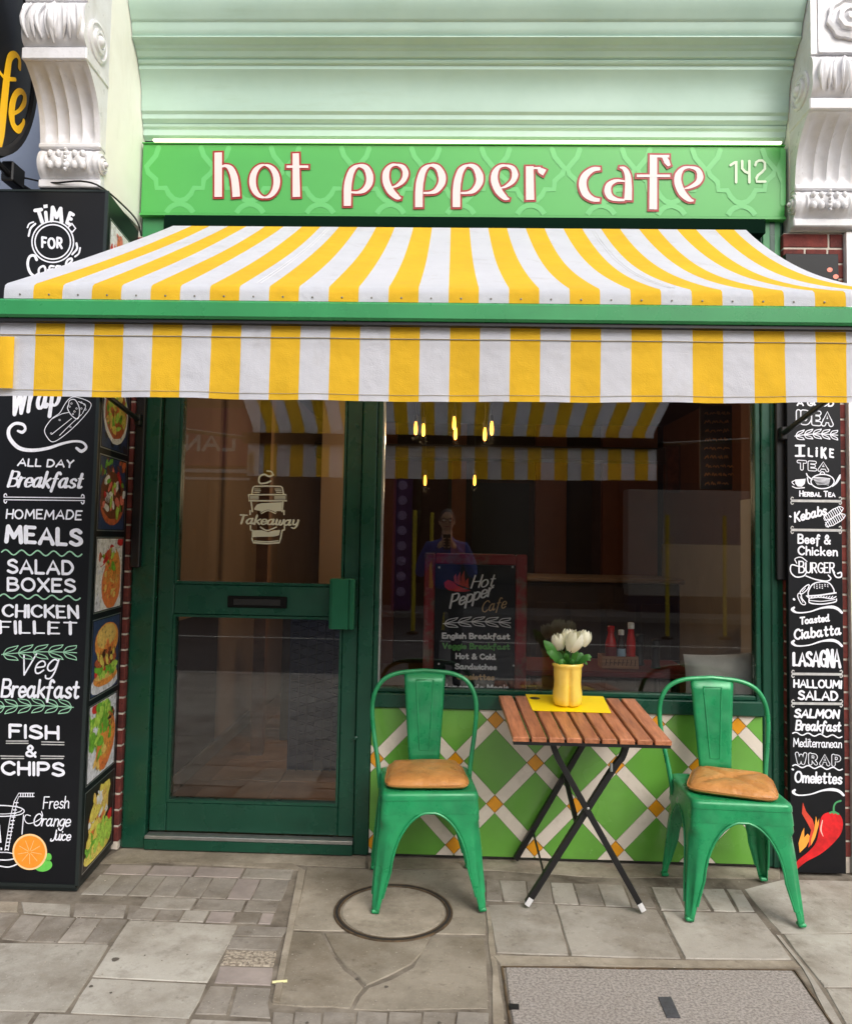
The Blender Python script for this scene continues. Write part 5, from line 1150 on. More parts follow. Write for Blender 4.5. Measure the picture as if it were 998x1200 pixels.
# ================================================================== TABLE
tb = thing('folding_table', 'wooden slatted folding bistro table with black crossed metal legs', 'table', (.55,-.29,0))
C00, C10 = onY(584,816.5,-.05), onY(744,817.5,-.05); C01, C11 = onY(601,864,-.585), onY(787,868,-.585)
C11.z = C01.z = (C01.z+C11.z)/2; C00.z = C10.z = (C00.z+C10.z)/2
TN = (C10-C00).cross(C00-C01).normalized()
if TN.z < 0: TN = -TN
NS = 9; gp_ = .17
for i in range(NS):
    u0 = (i+gp_*.5)/NS; u1 = (i+1-gp_*.5)/NS
    if i == 0: u0 = 0
    if i == NS-1: u1 = 1
    mb = MB(); q = [C01.lerp(C11,u0), C01.lerp(C11,u1), C00.lerp(C10,u1), C00.lerp(C10,u0)]; c = sum(q, Vector())/4; e = .003
    b4 = [p-TN*.019 for p in q]; m4_ = [p-TN*e for p in q]; t4 = [p+(c-p).normalized()*0+Vector(((e if k in (0,3) else -e),(e if k in (0,1) else -e),0)) for k, p in enumerate(q)]
    k0 = 0; mb.v = b4+m4_+t4
    mb.f = [(3,2,1,0),(8,9,10,11)]+[(r*4+k, r*4+(k+1)%4, (r+1)*4+(k+1)%4, (r+1)*4+k) for r in range(2) for k in range(4)]; mb.m = [0]*len(mb.f)
    mb.build('slat', M['slat'], tb, origin=c)
mb = MB(); dn = TN*.0265
for (v0, v1) in ((.03,.07),(.93,.97)):
    a, b, c, d = [C01.lerp(C11,.005).lerp(C00.lerp(C10,.005), v) for v in (v0,v1)]+[C01.lerp(C11,.995).lerp(C00.lerp(C10,.995), v) for v in (v1,v0)]
    q = [a,d,c,b]; k = len(mb.v); mb.v += [p-TN*.036 for p in q]+[p-TN*.0195 for p in q]; mb.f += [(k+3,k+2,k+1,k),(k+4,k+5,k+6,k+7)]+[(k+i,k+(i+1)%4,k+4+(i+1)%4,k+4+i) for i in range(4)]; mb.m += [0]*6
q = [C01-TN*.0195+Vector((.002,.004,0)), C11-TN*.0195+Vector((-.002,.004,0)), C11-TN*.0195+Vector((-.002,.016,0)), C01-TN*.0195+Vector((.002,.016,0))]
k = len(mb.v); mb.v += [p-TN*.014 for p in q]+q; mb.f += [(k+3,k+2,k+1,k),(k+4,k+5,k+6,k+7)]+[(k+i,k+(i+1)%4,k+4+(i+1)%4,k+4+i) for i in range(4)]; mb.m += [0]*6
mb.build('top_frame', M['blackm'], tb)
def bent(pts, name, r=.0150, flat=.85):
    mb = MB(); mb.tube(catmull(pts,4) if len(pts) > 2 else pts, r, n=8, flat=flat); return mb.build(name, M['blackm'], tb, smooth=True, sharp=40)
yF, yB = -.500, -.045
la = [onY(646,868,yF), onY(653,887,yF), onY(668,914,yF), onZ(754,1068,.02)]; la[3].y = -.495; la = [la[0],la[1],la[2],Vector((la[3].x,-.495,.02))]
lb = [onY(735,868,yF+.015), onY(728,888,yF+.015), onY(714,907,yF+.015), Vector((onZ(619,1064,.02).x,-.478,.02))]
bent(la, 'front_leg'); bent(lb, 'front_leg')
lc = [onY(689,862,yB), Vector((onZ(604,1008,.02).x,-.045,.02))]; bent(lc, 'back_leg')
ld = [la[0]+Vector((.0,yB-yF+.02,.0)), la[1]+Vector((0,yB-yF+.02,0)), la[2]+Vector((0,yB-yF+.02,0)), Vector((la[3].x-.0,-.03,.02))]
def on_leg(l, z): 
    a, b = l[-2], l[-1]; t = (z-b.z)/(a.z-b.z); return b.lerp(a, t)
bent([on_leg(lc,.41), on_leg(lb,.34)], 'cross_bar', .010, 1); bent([on_leg(lc,.155), on_leg(lb,.13)], 'cross_bar', .004, 1)
for l in (la, lb):
    d = (l[-1]-l[-2]).normalized(); mb = MB(); mb.tube([l[-1]-d*.028, l[-1]+d*.006], .0165, n=8, flat=.7)
    mb.build('foot_cap', mat('pale_plastic_cap', lin((205,205,205)), .5), tb)
X_ = onY(689,948,-.515); mb = MB(); mb.lathe([(.006,0),(.006,-.003),(.003,-.006)], c=(X_.x,-.512,X_.z), n=12, axis='Y')
S_ = onY(716,899,-.5); mb.tube([S_+Vector((-.004,-.018,.02)), S_+Vector((-.004,-.02,-.012))], .006, n=8); mb.build('hinge_pin', M['steel'], tb, smooth=True)
TP = Plane(C01, TN)
def ontop(x, y, h=0): return hit(x, y, C01+TN*h, TN)
# place mat
q = [ontop(x, y, .002) for x, y in ((624,833),(716,836),(706.5,816.5),(615.5,814))]; c = sum(q, Vector())/4
mb = MB(); mb.v = q+[p+TN*.0018 for p in q]; mb.f = [(3,2,1,0),(4,5,6,7)]+[(i,(i+1)%4,4+(i+1)%4,4+i) for i in range(4)]; mb.m = [0]*6
pm = thing('place_mat', 'bright yellow rectangular menu card lying on the slatted table under the vase', 'place mat', c); mb.build('card', M['matyel'], pm)
mb = MB(); cc = ontop(626.5,818.3,.0046); uu = (q[1]-q[0]).normalized(); vv = TN.cross(uu); mb.quad([cc+uu*.024*math.cos(a)+vv*.020*math.sin(a) for a in [2*math.pi*i/24 for i in range(24)]]); mb.build('oval_logo', mat('logo_dark', lin((60,50,20)), .5), pm, fix=False)
# vase
vb = ontop(664.5,826,.004); vs_ = 3.73+vb.y; S_ = vs_/900
va = thing('vase', 'yellow glazed vase with a two-lobed body standing on the yellow card', 'vase', vb)
def lob(a, z): 
    k = min(1,max(0,(.165-z)/.02)); return 1-.20*k*math.exp(-((math.cos(a))/.28)**2)*(1 if True else 0)
R0 = 15.2*S_
pf = [(.001,0),(R0*.80,0),(R0*.97,.006),(R0*1.04,.03),(R0*1.05,.05),(R0*.98,.075),(R0*.95,.095),(R0*.98,.12),(R0*1.0,.145),(R0*1.01,.158),(R0*1.10,.165),(R0*1.10,.172),(R0*1.04,.176),(R0*.96,.172),(R0*.92,.15),(R0*.9,.05),(.001,.04)]
sc_v = (48*S_)/.176
mb = MB(); mb.lathe([(r, z*sc_v) for r, z in pf], n=56, fn=lambda a, z: (1-.24*min(1,max(0,(.158*sc_v-z)/(.02*sc_v)))*math.exp(-(math.cos(a)/.16)**2))*(1+.06*abs(math.cos(a)))); mb.build('vase_body', M['vase'], va, smooth=True, local=True, sharp=60)
vtop = vb+Vector((0,0,48*S_))
# tulips
heads = [(654.5,754,'small white tulip at the left of the yellow vase'),(665,748,'white tulip at the top middle behind the big bloom'),(671.5,754,'large white tulip hanging forward in the middle of the bunch'),(684,750,'white tulip at the right of the bunch')]
for k, (hx_, hy_, lb_) in enumerate(heads):
    P_ = onY(hx_, hy_, vb.y+(.01,.03,-.035,.0)[k]); R1 = (.031,.031,.040,.031)[k]; Hh = (.074,.072,.098,.074)[k]
    t = thing('tulip', lb_, 'flower', vtop+Vector((0,0,-.03)), 'white tulips in the yellow vase')
    tilt = Matrix.Rotation((-.25,.05,.35,.3)[k], 3, 'Y')@Matrix.Rotation((.1,0,.25,-.1)[k],3,'X')
    for q_ in range(6):
        mb = MB(); a0 = q_*math.pi/3+(.2 if q_%2 else 0)+k; rows = []; rr = R1*(1 if q_%2 else .9)
        for i in range(8):
            v = i/7; wd = .74*math.sin(math.pi*min(1,(v*.80+.14)))**.6*(1 if v < .97 else .55); rad = rr*(.22+.80*math.sin(math.pi*min(1,v*.74+.10))); zz_ = (v-.38)*Hh
            rows.append([P_+tilt@Vector((rad*math.cos(a0+wd*s), rad*math.sin(a0+wd*s), zz_-.004*s*s)) for s in (-1,-.5,0,.5,1)])
        mb.grid(rows); mb.build('petal', M['petal'], t, smooth=True, sharp=80)
    base = P_+tilt@Vector((0,0,-.40*Hh)); mb = MB(); mb.tube(catmull([vtop+Vector(((-.015,.0,.01,.02)[k],0,-.06)), (vtop+base)/2+Vector((0,0,.004)), base],5), .0035, n=7); mb.build('stem', M['leaf'], t, smooth=True)
lf = [((637,751),-.02,.021),((644,772),.03,.016),((640,764),-.03,.016),((693,770),-.04,.013),((661,768),-.04,.013),((676,762),-.03,.014),((692,774),-.03,.011),((684,768),.02,.012),((655,780),-.05,.013),((670,778),-.05,.012),((688,779),-.01,.010),((652,766),.0,.014),((665,760),.02,.013)]
for k, ((x, y), dy, wd) in enumerate(lf):
    tip = onY(x, y, vb.y+dy); st = vtop+Vector((((x-664)*.0010),dy*.3,-.02)); mid = (st+tip)/2+Vector(((x-664)*.0004,dy*.3,.024)); Pc = catmull([st,mid,tip],6); rows = []
    for i, p in enumerate(Pc):
        v = i/(len(Pc)-1); w_ = wd*math.sin(math.pi*min(1,(v*.9+.08)))**.8; tt = (Pc[min(i+1,len(Pc)-1)]-Pc[max(i-1,0)]).normalized(); sd = tt.cross(Vector((math.sin(k*1.3)*.5,-1,.3))).normalized(); nn = sd.cross(tt)
        rows.append([p-sd*w_, p+nn*w_*.25, p+sd*w_])
    mb = MB(); mb.grid(rows); o = mb.build('tulip_leaf', M['leaf'], bpy.data.objects['tulip'] if k % 4 == 0 else bpy.data.objects['tulip.%03d' % (k % 4)], smooth=True, sharp=80)
# ================================================================== INTERIOR
room = thing('cafe_interior', 'dim cafe room behind the glass with ochre and cream walls and a tiled floor', 'room', (0,2.5,0))
ID = 5.6
def ib(name, a, b, m, par=room, bev=0): return MB().box(a, b, bev=bev).build(name, m, par)
fl_ = ib('floor', (-1.555,.10,-.05),(2.9,ID,.02), M['intf'])
rnd = random.Random(3)
tls = None
for i in range(6):
    for j in range(7):
        x0 = -1.40+i*.42; y0 = .14+j*.42
        if tls is None: tls = MB().box((0,0,.0205),(.412,.412,.027),bev=.002).build('floor_tile', mat('terracotta_floor_tile', lin((176,132,92)), .3, col2=lin((140,100,70)), scale=5, rand=.12), fl_); tls.location = Vector((x0,y0,0))-world_loc(fl_)
        else: o = tls.copy(); COL.objects.link(o); o.location = Vector((x0,y0,0))-world_loc(fl_)
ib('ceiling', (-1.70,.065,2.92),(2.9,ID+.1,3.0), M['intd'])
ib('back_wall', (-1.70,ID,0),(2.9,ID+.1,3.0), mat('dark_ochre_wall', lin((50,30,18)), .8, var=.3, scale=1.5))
ib('side_wall', (-1.69,.505,0),(-1.556,ID,2.919), mat('taupe_interior_wall', lin((146,124,106)), .8, var=.1, scale=2))
ib('side_wall', (2.60,.6,0),(2.75,ID,2.919), M['intw']); ib('return_wall', (1.66,.55,0),(2.7,.65,3.0), M['intc'])
ib('side_wall', (1.62,.085,1.75),(1.72,.55,3.0), M['intw']); ib('wall_dado', (1.615,.085,.02),(1.72,.55,1.749), M['intc']); ib('wall_dado', (2.585,.66,.02),(2.599,ID,1.5), M['intc'])
# partition by the door, the counter front
def zpart(a, b, m, nm='door_case', **k): return ib(nm, a, b, m, **k)
zpart((-1.30,1.5,.02),(-1.22,1.58,2.9), mat('oak_post', lin((128,92,66)), .5, var=.2, scale=6)); zpart((-1.555,.2,.02),(-1.545,1.5,1.0), M['intd'], 'wall_dado')
zpart((-1.555,.2,.0275),(-1.53,2.4,.12), mat('grey_skirting', lin((120,112,108)), .6), 'skirting')
zpart((-1.05,2.6,.02),(-.62,2.7,2.9), mat('cream_door', lin((166,140,116)), .6), 'inner_door'); 
o = MB().box((-1.19,1.9,.02),(-.65,2.0,1.02),bev=.01).build('counter_unit', M['intd']); tag(o, 'dark wooden unit with a pale top inside the cafe door', 'cabinet')
o = MB().box((-.80,1.5,.03),(-.63,1.56,1.0)); k_ = MB()
cr = thing('lattice_crate', 'navy blue lattice screen standing inside the door', 'screen', (-.72,1.2,.03))
mb = MB(); X0_, X1_ = -.98,-.55
for i in range(9):
    x = X0_+(X1_-X0_)*i/8; mb.box((x-.004,1.18,.03),(x+.004,1.19,1.0))
mb.build('upright', M['navy'], cr)
mb = MB()
for i in range(16): z = .05+i*.06; mb.tube([(X0_,1.186,z),(X1_,1.186,z+.12 if z+.12<1 else 1.0)], .004, n=4); mb.tube([(X0_,1.193,z+.12 if z+.12<1 else 1.0),(X1_,1.193,z)], .004, n=4)
mb.build('lattice', M['navy'], cr); MB().box((X0_,1.20,.03),(X1_,1.22,1.0)).build('back_panel', M['navy'], cr)
# A-board with the menu standing inside the window
ab = thing('menu_easel', 'red framed blackboard reading Hot Pepper Cafe standing behind the shop window', 'blackboard', (.15,.28,.03))
AY = .25; AP = Plane((0,AY,0),(0,-1,0)); o1, o2 = AP(497.5,648), AP(618,648.5); i1, i2 = AP(510,661), AP(604,662)
for nm, a, b in (('frame_side',(o1.x,AY,.10),(i1.x-.001,AY+.04,o1.z)),('frame_side',(i2.x+.001,AY,.10),(o2.x,AY+.04,o1.z)),('frame_top',(i1.x,AY+.001,i1.z+.001),(i2.x,AY+.039,o1.z)),('frame_bottom',(i1.x,AY+.001,.10),(i2.x,AY+.039,.45))): MB().box(a, b, bev=.006).build(nm, M['redw'], ab)
MB().box((i1.x,AY+.004,.451),(i2.x,AY+.03,i1.z)).build('chalk_panel', M['board'], ab)
for x in (o1.x+.03,o2.x-.06): MB().box((x,AY+.05,.03),(x+.03,AY+.08,1.30),rot=.0).build('rear_leg', M['redw'], ab)
for x in (o1.x,o2.x-.055): MB().box((x,AY,.03),(x+.055,AY+.04,.099)).build('front_foot', M['redw'], ab)
AP = Plane((0,AY+.0035,0),(0,-1,0)); pen = Pen((0,-1,0), .0006)
CD = mat('chalk_bright_white', lin((250,250,250)), .6); CG = mat('chalk_bright_green', lin((84,160,70)), .6); CO = mat('chalk_gold', lin((206,170,120)), .6)
def AT(txt, *a, m=None, **k):
    global pen
    ptext(pen, AP, txt, *a, **k); pen.build('lettering', m or CD, ab); pen = Pen((0,-1,0), .0006)
AT('Hot', 551,690,579,687,16, w=.12, con=.4, slant=.3, sp=.14); AT('Pepper', 526,714,577,697,17, w=.14, con=.4, slant=.2, sp=.14); AT('Cafe', 563,719,592.5,712,14, w=.10, con=.3, slant=.25, sp=.14, m=CO)
AT('English Breakfast', 517.5,748.7,597.5,748.8,7.5, w=.24, sp=.2); AT('Veggie Breakfast', 518,760.6,597.5,760.8,7.5, w=.24, sp=.2, m=CG); AT('Hot & Cold', 533.5,772.6,581,772.8,7.5, w=.24, sp=.2); AT('Sandwiches', 532.5,784.6,582,784.8,7.5, w=.24, sp=.2)
AT('Omelettes', 534.5,796.6,579.5,796.8,7.5, w=.24, sp=.2, m=CO); AT('Homemade Meals', 518,808.6,596,808.8,7.5, w=.24, sp=.2); AT('Burgers', 538,820.8,577,820.8,7.5, w=.24, sp=.2)
laurel(pen, AP, 519,731,598,730,6,5,.9)
for x, y in ((514.5,665),(600.5,664.5),(514,778),(601.5,780)): pen.poly(pellipse(AP,x,y,1.3,1.3,n=10))
pen.build('laurel_print', CD, ab); pen = Pen((0,-1,0), .0006)
ca = zc(500,640,6.669)
pen.poly([AP(*p) for p in ca([(135,285),(165,262),(200,275),(240,310),(290,330),(345,348),(290,358),(230,355),(170,345),(140,320)])], 0)
for k, fp in enumerate(([(215,285),(210,240),(228,215),(235,265),(245,300)],[(240,300),(238,240),(262,200),(262,260),(275,310)],[(270,312),(268,240),(292,190),(296,260),(305,318)],[(300,322),(305,270),(325,250),(325,300),(330,330)])): pen.poly([AP(*p) for p in ca(fp)], 1)
pen.build('chilli_print', [MC[0], MC[1]], ab)
# wooden ledge table with sauces
lt = thing('ledge_table', 'dark red cafe table just inside the window carrying sauce bottles', 'table', (.9,.6,0))
MB().box((.33,.36,.735),(1.32,.82,.765),bev=.006).build('table_top', mat('dark_red_tabletop', lin((124,50,50)), .35, var=.2, scale=5), lt)
for x in (.42,1.22):
    for y in (.42,.76): MB().tube([(x,y,-.03),(x,y,.735)],.018,n=8).build('leg', M['blackm'], lt, smooth=True)
def tpos(x, y, z=.767): return hit(x, y, (0,0,z), (0,0,1))
cl_ = [tpos(655,776), tpos(793,778), tpos(776,768), tpos(668,768)]
pc = thing('paper_liner', 'pale paper sheet under the sauce bottles inside the window', 'paper', (.9,.6,.766)); mb = MB(); mb.prism([(p.x,max(.37,min(.8,p.y))) for p in cl_],.7655,.7665); mb.build('sheet', mat('pale_paper', lin((240,236,228)), .8), pc)
a_, b_ = tpos(705,778), tpos(748,778); y_ = max(a_.y,.40)
nb = thing('napkin_box', 'wooden condiment box with faded lettering in front of the sauce bottles', 'box', ((a_.x+b_.x)/2,.45,.767)); w0 = onY(705,770,.45).x; w1 = onY(748,770,.45).x
WB = woodmat('crate_wood', lin((190,144,108)), lin((130,96,74)), 'X', .7)
MB().box((w0,.45,.767),(w1,.458,.832),bev=.002).build('front_board', WB, nb); MB().box((w0,.56,.767),(w1,.568,.832),bev=.002).build('back_board', WB, nb); MB().box((w0,.4585,.767),(w0+.008,.5595,.832)).build('end_board', WB, nb); MB().box((w1-.008,.4585,.767),(w1,.5595,.832)).build('end_board', WB, nb); MB().box((w0+.009,.459,.767),(w1-.009,.559,.773)).build('base_board', WB, nb)
pen = Pen((0,-1,0), .0006)
for i in range(8): x = w0+.02+i*(w1-w0-.04)/7; pen.stroke([Vector((x,.4498,.785)),Vector((x+.004,.4498,.815))],.004); pen.stroke([Vector((x,.4498,.80)),Vector((x+.012,.4498,.80))],.003)
pen.build('faded_print', mat('faded_dark_print', lin((84,66,54)), .8), nb)
def bottle(px, yt, h, r, body, cap, label, nm='sauce_bottle', lab=None, neck=.35, z=.7735):
    p = onY(px, 770, .505); t = thing(nm, label, 'bottle', (p.x,.505,z)); mb = MB()
    mb.lathe([(r*.9,0),(r,.006),(r,h*.55),(r*.9,h*.62),(r*neck*1.1,h*.78),(r*neck,h*.86)], n=18); mb.build('bottle_body', body, t, smooth=True, local=True)
    mb = MB(); mb.lathe([(r*neck*1.25,h*.86),(r*neck*1.25,h*.985),(r*neck*1.0,h)], n=14); mb.build('cap', cap, t, smooth=True, local=True)
    if lab: mb = MB(); mb.lathe([(r*1.01,h*.18),(r*1.015,h*.19),(r*1.015,h*.48),(r*1.01,h*.49)], n=18); mb.build('bottle_label', lab, t, smooth=True, local=True)
gR = mat('ketchup_red', lin((214,30,28)), .25); gB = mat('brown_sauce', lin((44,22,16)), .25); wC = mat('white_cap', lin((250,250,246)), .4); lB = mat('pale_blue_label', lin((180,214,236)), .5)
bottle(715.5,730,.215,.030,gR,gR,'red squeeze bottle with a red cap, leftmost in the condiment box',lab=mat('dark_red_label', lin((120,30,36)), .5),neck=.5); bottle(727.5,733,.195,.023,gB,wC,'brown sauce bottle with white cap and pale blue label, middle of the condiment box',lab=lB,neck=.55); bottle(739,725,.235,.024,gR,wC,'slim red sauce bottle with white cap, rightmost in the condiment box',lab=None,neck=.6)
for px, hh, lb_ in ((754.5,.17,'dark pepper grinder standing behind and left of the other grinder'),(768,.155,'dark cylindrical pepper grinder right of the sauce bottles')):
    p = onY(px, 770, .5); t = thing('pepper_grinder', lb_, 'grinder', (p.x,.5 if px>760 else .6,.767)); mb = MB(); mb.lathe([(.026,0),(.026,.01),(.022,.02),(.021,hh*.7),(.024,hh*.72)], n=16); mb.build('grinder_body', M['blackm'], t, smooth=True, local=True); mb = MB(); mb.lathe([(.023,hh*.725),(.024,hh*.95),(.018,hh)], n=16); mb.build('grinder_top', M['rubber'], t, smooth=True, local=True)
for o_ in [o for o in COL.objects if o.parent is None and (o.name.split('.')[0] in ('ledge_table','paper_liner','napkin_box','sauce_bottle','pepper_grinder'))]: o_.location.z += .062
# bench and linen cushion at the right
bn = thing('window_bench', 'dark upholstered bench under the pale cushion inside the window', 'bench', (1.3,.3,0)); MB().box((1.0,.10,.45),(1.61,.34,.66),bev=.02).build('seat', M['intd'], bn); MB().box((1.02,.12,.03),(1.60,.32,.449)).build('base', M['intd'], bn)
ct = thing('linen_cushion', 'square pale linen cushion leaning in the right corner of the window', 'cushion', (1.40,.21,.66)); n = 16; f1, f2 = [], []
for i in range(n+1):
    a_, b_ = [], []
    for j in range(n+1):
        u, v = -1+2*i/n, -1+2*j/n; e = max(0,(1-u**4)*(1-v**4))**.45; x = 1.395+u*.195*(1-.07*(1-v*v)); z = .795+v*.165*(1-.07*(1-u*u))+.012*u
        a_.append((x,.215-.055*e+.006*math.sin(5*u+4*v)*e,z)); b_.append((x,.217+.05*e,z))
    f1.append(a_); f2.append(b_[::-1])
mb = MB(); mb.grid(f1); mb.grid(f2); mb.build('cushion_cover', mat('grey_linen', lin((250,248,236)), .9, var=.08, scale=10, bump=.5, bscale=220), ct, smooth=True, sharp=80)
# chair silhouettes and counter deeper in
cn = thing('service_counter', 'dark service counter with a pale top edge inside the cafe', 'counter', (1.1,2.4,0)); MB().box((.35,2.1,.03),(1.75,2.7,1.20),bev=.01).build('counter_body', M['intd'], cn); MB().box((.32,2.07,1.2005),(1.78,2.73,1.235),bev=.008).build('counter_top', mat('worn_counter_top', lin((120,100,84)), .3, var=.3, scale=5), cn)
for k in range(5): MB().box((.42+k*.26,2.092,.2),(.64+k*.26,2.0995,1.05),bev=.004).build('counter_panel', mat('counter_panel_dark', lin((54,40,34)), .45, var=.3, scale=4), cn)
for k, (x0, x1) in enumerate(((-.9,-.62),(.05,.22),(1.05,1.42),(1.85,2.5))):
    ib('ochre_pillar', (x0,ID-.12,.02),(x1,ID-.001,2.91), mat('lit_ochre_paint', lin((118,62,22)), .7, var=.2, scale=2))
ib('back_beam', (-1.55,ID-.5,2.45),(2.59,ID-.13,2.6), M['intd']); ib('kitchen_hatch', (.30,ID-.05,1.2),(.98,ID-.002,2.2), M['rubber'])
# framed pictures on the right side and hanging dark menu
def picf(x0, y0, x1, y1, Y, label, cat='picture', colr=(96,44,30)):
    a, b = onY(x0,y0,Y), onY(x1,y1,Y); t = thing('framed_picture', label, cat, ((a.x+b.x)/2,Y,b.z)); MB().box((a.x,Y,b.z),(b.x,Y+.025,a.z),bev=.004).build('frame', mat('picture_frame_dark', lin((70,36,26)), .5), t)
    MB().box((a.x+.012*(b.x-a.x)/.1,Y-.002,b.z+.02),(b.x-.012*(b.x-a.x)/.1,Y-.0005,a.z-.02)).build('print', mat('picture_print_%d_%d_%d'%colr, lin(colr), .6, var=.5, scale=12), t)
picf(780,520,797,577,4.9,'dark red framed picture on the far wall inside the cafe'); picf(806,540,818,597,4.8,'small dark framed picture to the right on the far wall','picture',(60,40,34))
a, b = onY(820,474,.42), onY(858,574,.42); hm = thing('hanging_menu', 'dark brown hanging menu with amber writing inside the right end of the window', 'menu', (a.x,.42,b.z)); MB().box((a.x,.42,b.z),(b.x,.432,a.z),bev=.003).build('panel', mat('menu_brown', lin((52,30,22)), .5, var=.3, scale=5), hm)
HMp = Plane((0,.4195,0),(0,-1,0)); pen = Pen((0,-1,0), .0006); rnd = random.Random(4)
for r_ in range(9):
    y = 484+r_*10.3; x = 825+rnd.uniform(0,3)
    while x < 853: L = rnd.uniform(3,7); pline(pen, HMp, [(x+L*t/4, y-2.0*rnd.random()*(1 if t%2 else -1)) for t in range(5)], 1.3); x += L+2.2
pen.build('handwriting', mat('amber_ink', lin((190,120,60)), .6), hm)
# filament pendant lamps
pend = [(487,502,1.5),(496,504,1.7),(532,496,1.5),(533.5,508,1.7),(568,509,1.5),(576,502,1.3),(498,563,3.0),(556,563,3.0)]
names = ['leftmost of the near row','second from the left of the near row','upper one of the middle pair','lower one of the middle pair','lower one of the right pair','upper one of the right pair','left one of the far low row','right one of the far low row']
lamp0 = None
for k, (x, y, Y) in enumerate(pend):
    p = onY(x, y, Y); 
    if lamp0 is None:
        t = thing('pendant_lamp', '', 'lamp', p, 'filament bulbs hanging in the cafe'); mb = MB(); mb.lathe([(.006,.046),(.009,.036),(.012,.01),(.013,-.01),(.011,-.032),(.006,-.042),(.001,-.044)], n=14); mb.build('bulb', emat('filament_glow', (1.0,.40,.04), 3.6), t, smooth=True, local=True)
        mb = MB(); mb.lathe([(.014,.05),(.014,.085),(.006,.095)], n=10); mb.build('socket', M['blackm'], t, local=True); mb = MB(); mb.tube([(0,0,.09),(0,0,.62)],.003,n=5); mb.build('flex', M['rubber'], t, local=True); lamp0 = t
    else: t = copy_tree(lamp0); t.location = p
    pl_ = bpy.data.lights.new('bulb_light', 'POINT'); pl_.energy = 1.6 if k < 6 else 1.5; pl_.color = (1,.72,.42); pl_.shadow_soft_size = .03; po = bpy.data.objects.new('bulb_light', pl_); COL.objects.link(po); po.parent = t; po.location = (0,0,-.075)
    t['label'] = 'glowing filament bulb inside the window, '+names[k]
# ================================================================== THE PERSON TAKING THE PHOTOGRAPH (seen only in the glass)
def skin(name, chains, m, parent, lvl=2):
    me = bpy.data.meshes.new(name); V = []; E_ = []; Rr = []; root = 0
    key = {}
    for ch in chains:
        prev = None
        for (x, y, z, r) in ch:
            kk = (round(x,4),round(y,4),round(z,4))
            if kk not in key: key[kk] = len(V); V.append((x,y,z)); Rr.append(r)
            i = key[kk]
            if prev is not None: E_.append((prev,i))
            prev = i
    me.from_pydata(V, E_, []); o = bpy.data.objects.new(name, me); COL.objects.link(o)
    md = o.modifiers.new('k','SKIN'); sv = me.skin_vertices[0].data
    for i, r in enumerate(Rr): sv[i].radius = (r, r); sv[i].use_root = (i == 0)
    md.use_smooth_shade = True; s2 = o.modifiers.new('s','SUBSURF'); s2.levels = lvl; s2.render_levels = lvl
    me.materials.append(m); o.parent = parent
    return o
SK = mat('skin_tone', lin((206,160,132)), .5, var=.08, scale=14); JK = mat('blue_jacket', lin((32,58,140)), .8, var=.2, scale=8, bump=.4, bscale=40); TR = mat('dark_trousers', lin((34,36,44)), .85, var=.2, scale=10)
pr_ = thing('person', 'person in a blue jacket and glasses holding up a phone, reflected in the window', 'person', (.0,-4.12,0)); GX, GY = .0, -4.12
P = lambda x, y, z, r: (x, y, z, r)
body = [[P(0,0,.98,.155),P(0,.01,1.12,.15),P(0,.015,1.28,.17),P(0,.0,1.42,.15),P(0,.0,1.50,.075),P(0,.015,1.57,.06)]]
arms = []
for s in (-1,1): arms.append([P(0,0,1.42,.15),P(s*.17,0,1.43,.075),P(s*.26,.03,1.25,.058),P(s*.27,.10,1.14,.05),P(s*.17,.24,1.34,.04),P(s*.085,.315,1.425,.03)])
legs = []
for s in (-1,1): legs.append([P(0,0,.98,.155),P(s*.10,0,.90,.10),P(s*.11,.01,.52,.068),P(s*.12,-.01,.12,.05),P(s*.12,.0,.06,.045),P(s*.13,.13,.045,.035)])
skin('body', body+arms, JK, pr_); skin('trousers', legs, TR, pr_)
mb = MB(); mb.ball((0,.03,1.69),.078,.098,.118,n=24); k0 = len(mb.v)
for i, v in enumerate(mb.v):
    y, z = v.y-.03, v.z-1.69
    if z < -.02: v.x *= 1-.28*min(1,(-z-.02)/.1)
    if y > .06: v.y -= (y-.06)*.35
mb.tube([(0,.03,1.60),(0,.02,1.50)],[.055,.06],n=14); mb.tube([(0,.118,1.70),(0,.143,1.665),(0,.12,1.655)],[.008,.014,.008],n=8)
for s in (-1,1): mb.ball((s*.078,.02,1.685),.010,.020,.030,n=10)
mb.build('head', SK, pr_, smooth=True, local=True, sharp=80)
mb = MB(); mb.tube([(-.024,.116,1.637),(0,.121,1.636),(.024,.116,1.637)],.005,n=6); mb.build('mouth', mat('lip_tone', lin((170,96,88)), .5), pr_, smooth=True, local=True)
mb = MB()
for s in (-1,1): mb.ball((s*.032,.108,1.70),.012,.010,.008,n=10)
mb.build('eyes', mat('eye_white', lin((230,228,224)), .3), pr_, smooth=True, local=True); mb = MB()
for s in (-1,1): mb.tube([(s*.032+.028*math.cos(a),.124,1.70+.020*math.sin(a)) for a in [2*math.pi*i/16 for i in range(17)]],.0035,n=6); mb.tube([(s*.06,.12,1.705),(s*.08,.03,1.70)],.003,n=5)
mb.tube([(-.006,.126,1.705),(.006,.126,1.705)],.003,n=5); mb.build('glasses', M['rubber'], pr_, smooth=True, local=True)
mb = MB(); rows = []
for i in range(9):
    t = math.pi*.5*i/8*1.15; rows.append([(.084*math.sin(t)*math.cos(a), .02+.100*math.sin(t)*math.sin(a)*(1 if math.sin(a)<0 else .93), 1.702+.118*math.cos(t)+ (.045*max(0,math.sin(a)) if i==8 else 0)) for a in [2*math.pi*j/24 for j in range(24)]])
mb.grid(rows, closed=True); mb.build('hair', mat('dark_hair', lin((40,30,26)), .7, bump=.6, bscale=120), pr_, smooth=True, local=True)
